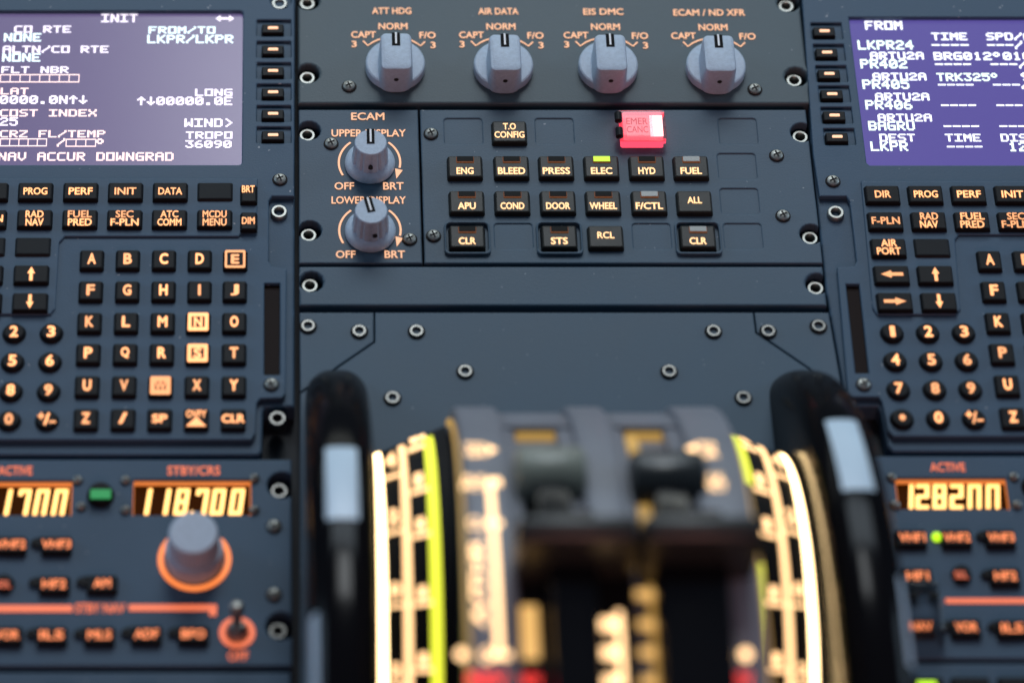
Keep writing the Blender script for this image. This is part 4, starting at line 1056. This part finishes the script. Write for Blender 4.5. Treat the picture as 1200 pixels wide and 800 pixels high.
def lever(label, hx0, hx1, ax0, ax1, gx0, gx1, gy, gripm, gz):
    """px columns of head, arm and reverser grip"""
    ZT = 0.108
    c0 = S((hx0+hx1)/2, 620, ZT)
    X0, X1 = S(hx0, 622, ZT).x, S(hx1, 622, ZT).x
    yb, yf = S(600, 600, ZT).y, S(600, 623, ZT).y
    yl = S(600, 715, 0.072).y
    t = thing('thrust_lever', label, 'thrust lever', (c0.x, DY, DZ+DR), 'thrust levers in the quadrant')
    tb = WP[t.name]
    def tp(name, bm, m, sm=40, parent=None): return mesh_obj(name, rel(bm_mesh(bm, smooth=sm), tb), m, parent or t, tb)
    head = smooth_profile([(yb, ZT), (yf-0.001, ZT-0.001), (yl, 0.074), (yl+0.008, 0.062), (yb+0.004, 0.078)], 0.005)
    tp('lever_head', prism_x(X0, X1, head, 0.0022), M['head'])
    A0x, A1x = S(ax0, 740, 0.08).x, S(ax1, 740, 0.08).x
    arm = smooth_profile([(-0.110, 0.094), (-0.120, 0.095), (-0.165, 0.093), (-0.185, 0.040), (-0.096, 0.040)], 0.004)
    tp('lever_arm', prism_x(A0x, A1x, arm, 0.0012), M['lever'])
    # reverser grip: a barrel in front of the head carried by a short bracket
    gc = S((gx0+gx1)/2, gy, gz)
    G0, G1 = S(gx0, gy, gz).x, S(gx1, gy, gz).x
    rg_ = 0.0080
    bm = bmesh.new(); loops = []
    for x, r in ((G0, rg_*0.72), (G0+0.0006, rg_*0.92), (G0+0.0018, rg_), (G1-0.0018, rg_), (G1-0.0006, rg_*0.92), (G1, rg_*0.72)):
        loops.append([(x, gc.y+r*math.cos(2*math.pi*i/32), gc.z+1.05*r*math.sin(2*math.pi*i/32)) for i in range(32)])
    loft(bm, loops); g_ = tp('reverser_grip', bm, M[gripm])
    br = smooth_profile([(gc.y, gc.z+0.004), (gc.y, gc.z-0.004), (yb-0.004, 0.080), (yb-0.002, 0.094)], 0.002)
    xm = (G0+G1)/2
    tp('grip_bracket', prism_x(xm-0.004, xm+0.004, br, 0.0008), M['lever'], parent=g_)
    return t
lever('left thrust lever with dull olive reverser grip lit from above', 608, 752, 641, 698, 602, 686, 562, 'grip', 0.076)
lever('right thrust lever with shiny black reverser grip', 756, 896, 766, 850, 737, 826, 567, 'gripdark', 0.076)

# ================================================================== TRIM WHEELS
WY, WZ, WR = -0.128, -0.060, 0.132
def trim_wheel(label, xc, marks, side):
    t = thing('trim_wheel', label, 'trim wheel', (xc, WY, WZ), 'pitch trim wheels either side of the quadrant')
    tb = WP[t.name]; hw = 0.0082
    prof = []                                   # (x, radius) closed rim section
    rr_ = 0.0068
    for i in range(9):
        a = math.radians(180-90*i/8); prof.append((-hw+rr_+rr_*math.cos(a), WR-rr_+rr_*math.sin(a)))
    for i in range(9):
        a = math.radians(90-90*i/8); prof.append((hw-rr_+rr_*math.cos(a), WR-rr_+rr_*math.sin(a)))
    prof += [(hw, WR-0.030), (hw*0.55, WR-0.034), (-hw*0.55, WR-0.034), (-hw, WR-0.030)]
    n = 128; bm = bmesh.new()
    rows = [[bm.verts.new((x, r*math.sin(2*math.pi*i/n), r*math.cos(2*math.pi*i/n))) for x, r in prof] for i in range(n)]
    for i in range(n):
        a, b = rows[i], rows[(i+1) % n]
        for j in range(len(prof)): bm.faces.new((a[j], a[(j+1) % len(prof)], b[(j+1) % len(prof)], b[j]))
    mesh_obj('rim', bm_mesh(bm, smooth=50), M['black'], t, tb)
    bm = bmesh.new()                             # web and hub, set back inside the rim
    q = bmesh.ops.create_cone(bm, cap_ends=True, segments=64, radius1=WR-0.033, radius2=WR-0.033, depth=0.005)
    bmesh.ops.create_cone(bm, cap_ends=True, segments=32, radius1=0.02, radius2=0.02, depth=0.0140)
    for v in bm.verts: v.co = (v.co.z, v.co.x, v.co.y)
    mesh_obj('web', bm_mesh(bm, smooth=50), M['black'], t, tb)
    # painted index marks lying on the rim
    for (pxa, pya, pyb, j0, j1) in marks:
        a0 = cyl_hit(pxa, pya, WR, WY, WZ)[1]; a1 = cyl_hit(pxa, pyb, WR, WY, WZ)[1]
        bm = bmesh.new(); rows = []
        pr = [(x, r+0.00025) for x, r in prof[j0:j1+1]]
        m_ = 16
        for i in range(m_+1):
            a = a0+(a1-a0)*i/m_
            rows.append([bm.verts.new((x, r*math.sin(a), r*math.cos(a))) for x, r in pr])
        for a, b in zip(rows, rows[1:]):
            for j in range(len(pr)-1): bm.faces.new((a[j], a[j+1], b[j+1], b[j]))
        mesh_obj('index_mark', bm_mesh(bm, smooth=60), M['mark'], t, tb)
XL, XR = XC-0.0632, XC+0.0634
trim_wheel('black trim wheel between left radio panel and the quadrant', XL, [(400, 524, 608, 6, 11), (400, 712, 830, 1, 4)], -1)
trim_wheel('black trim wheel between the quadrant and right radio panel', XR, [(995, 492, 574, 6, 11), (1010, 668, 775, 13, 16)], 1)
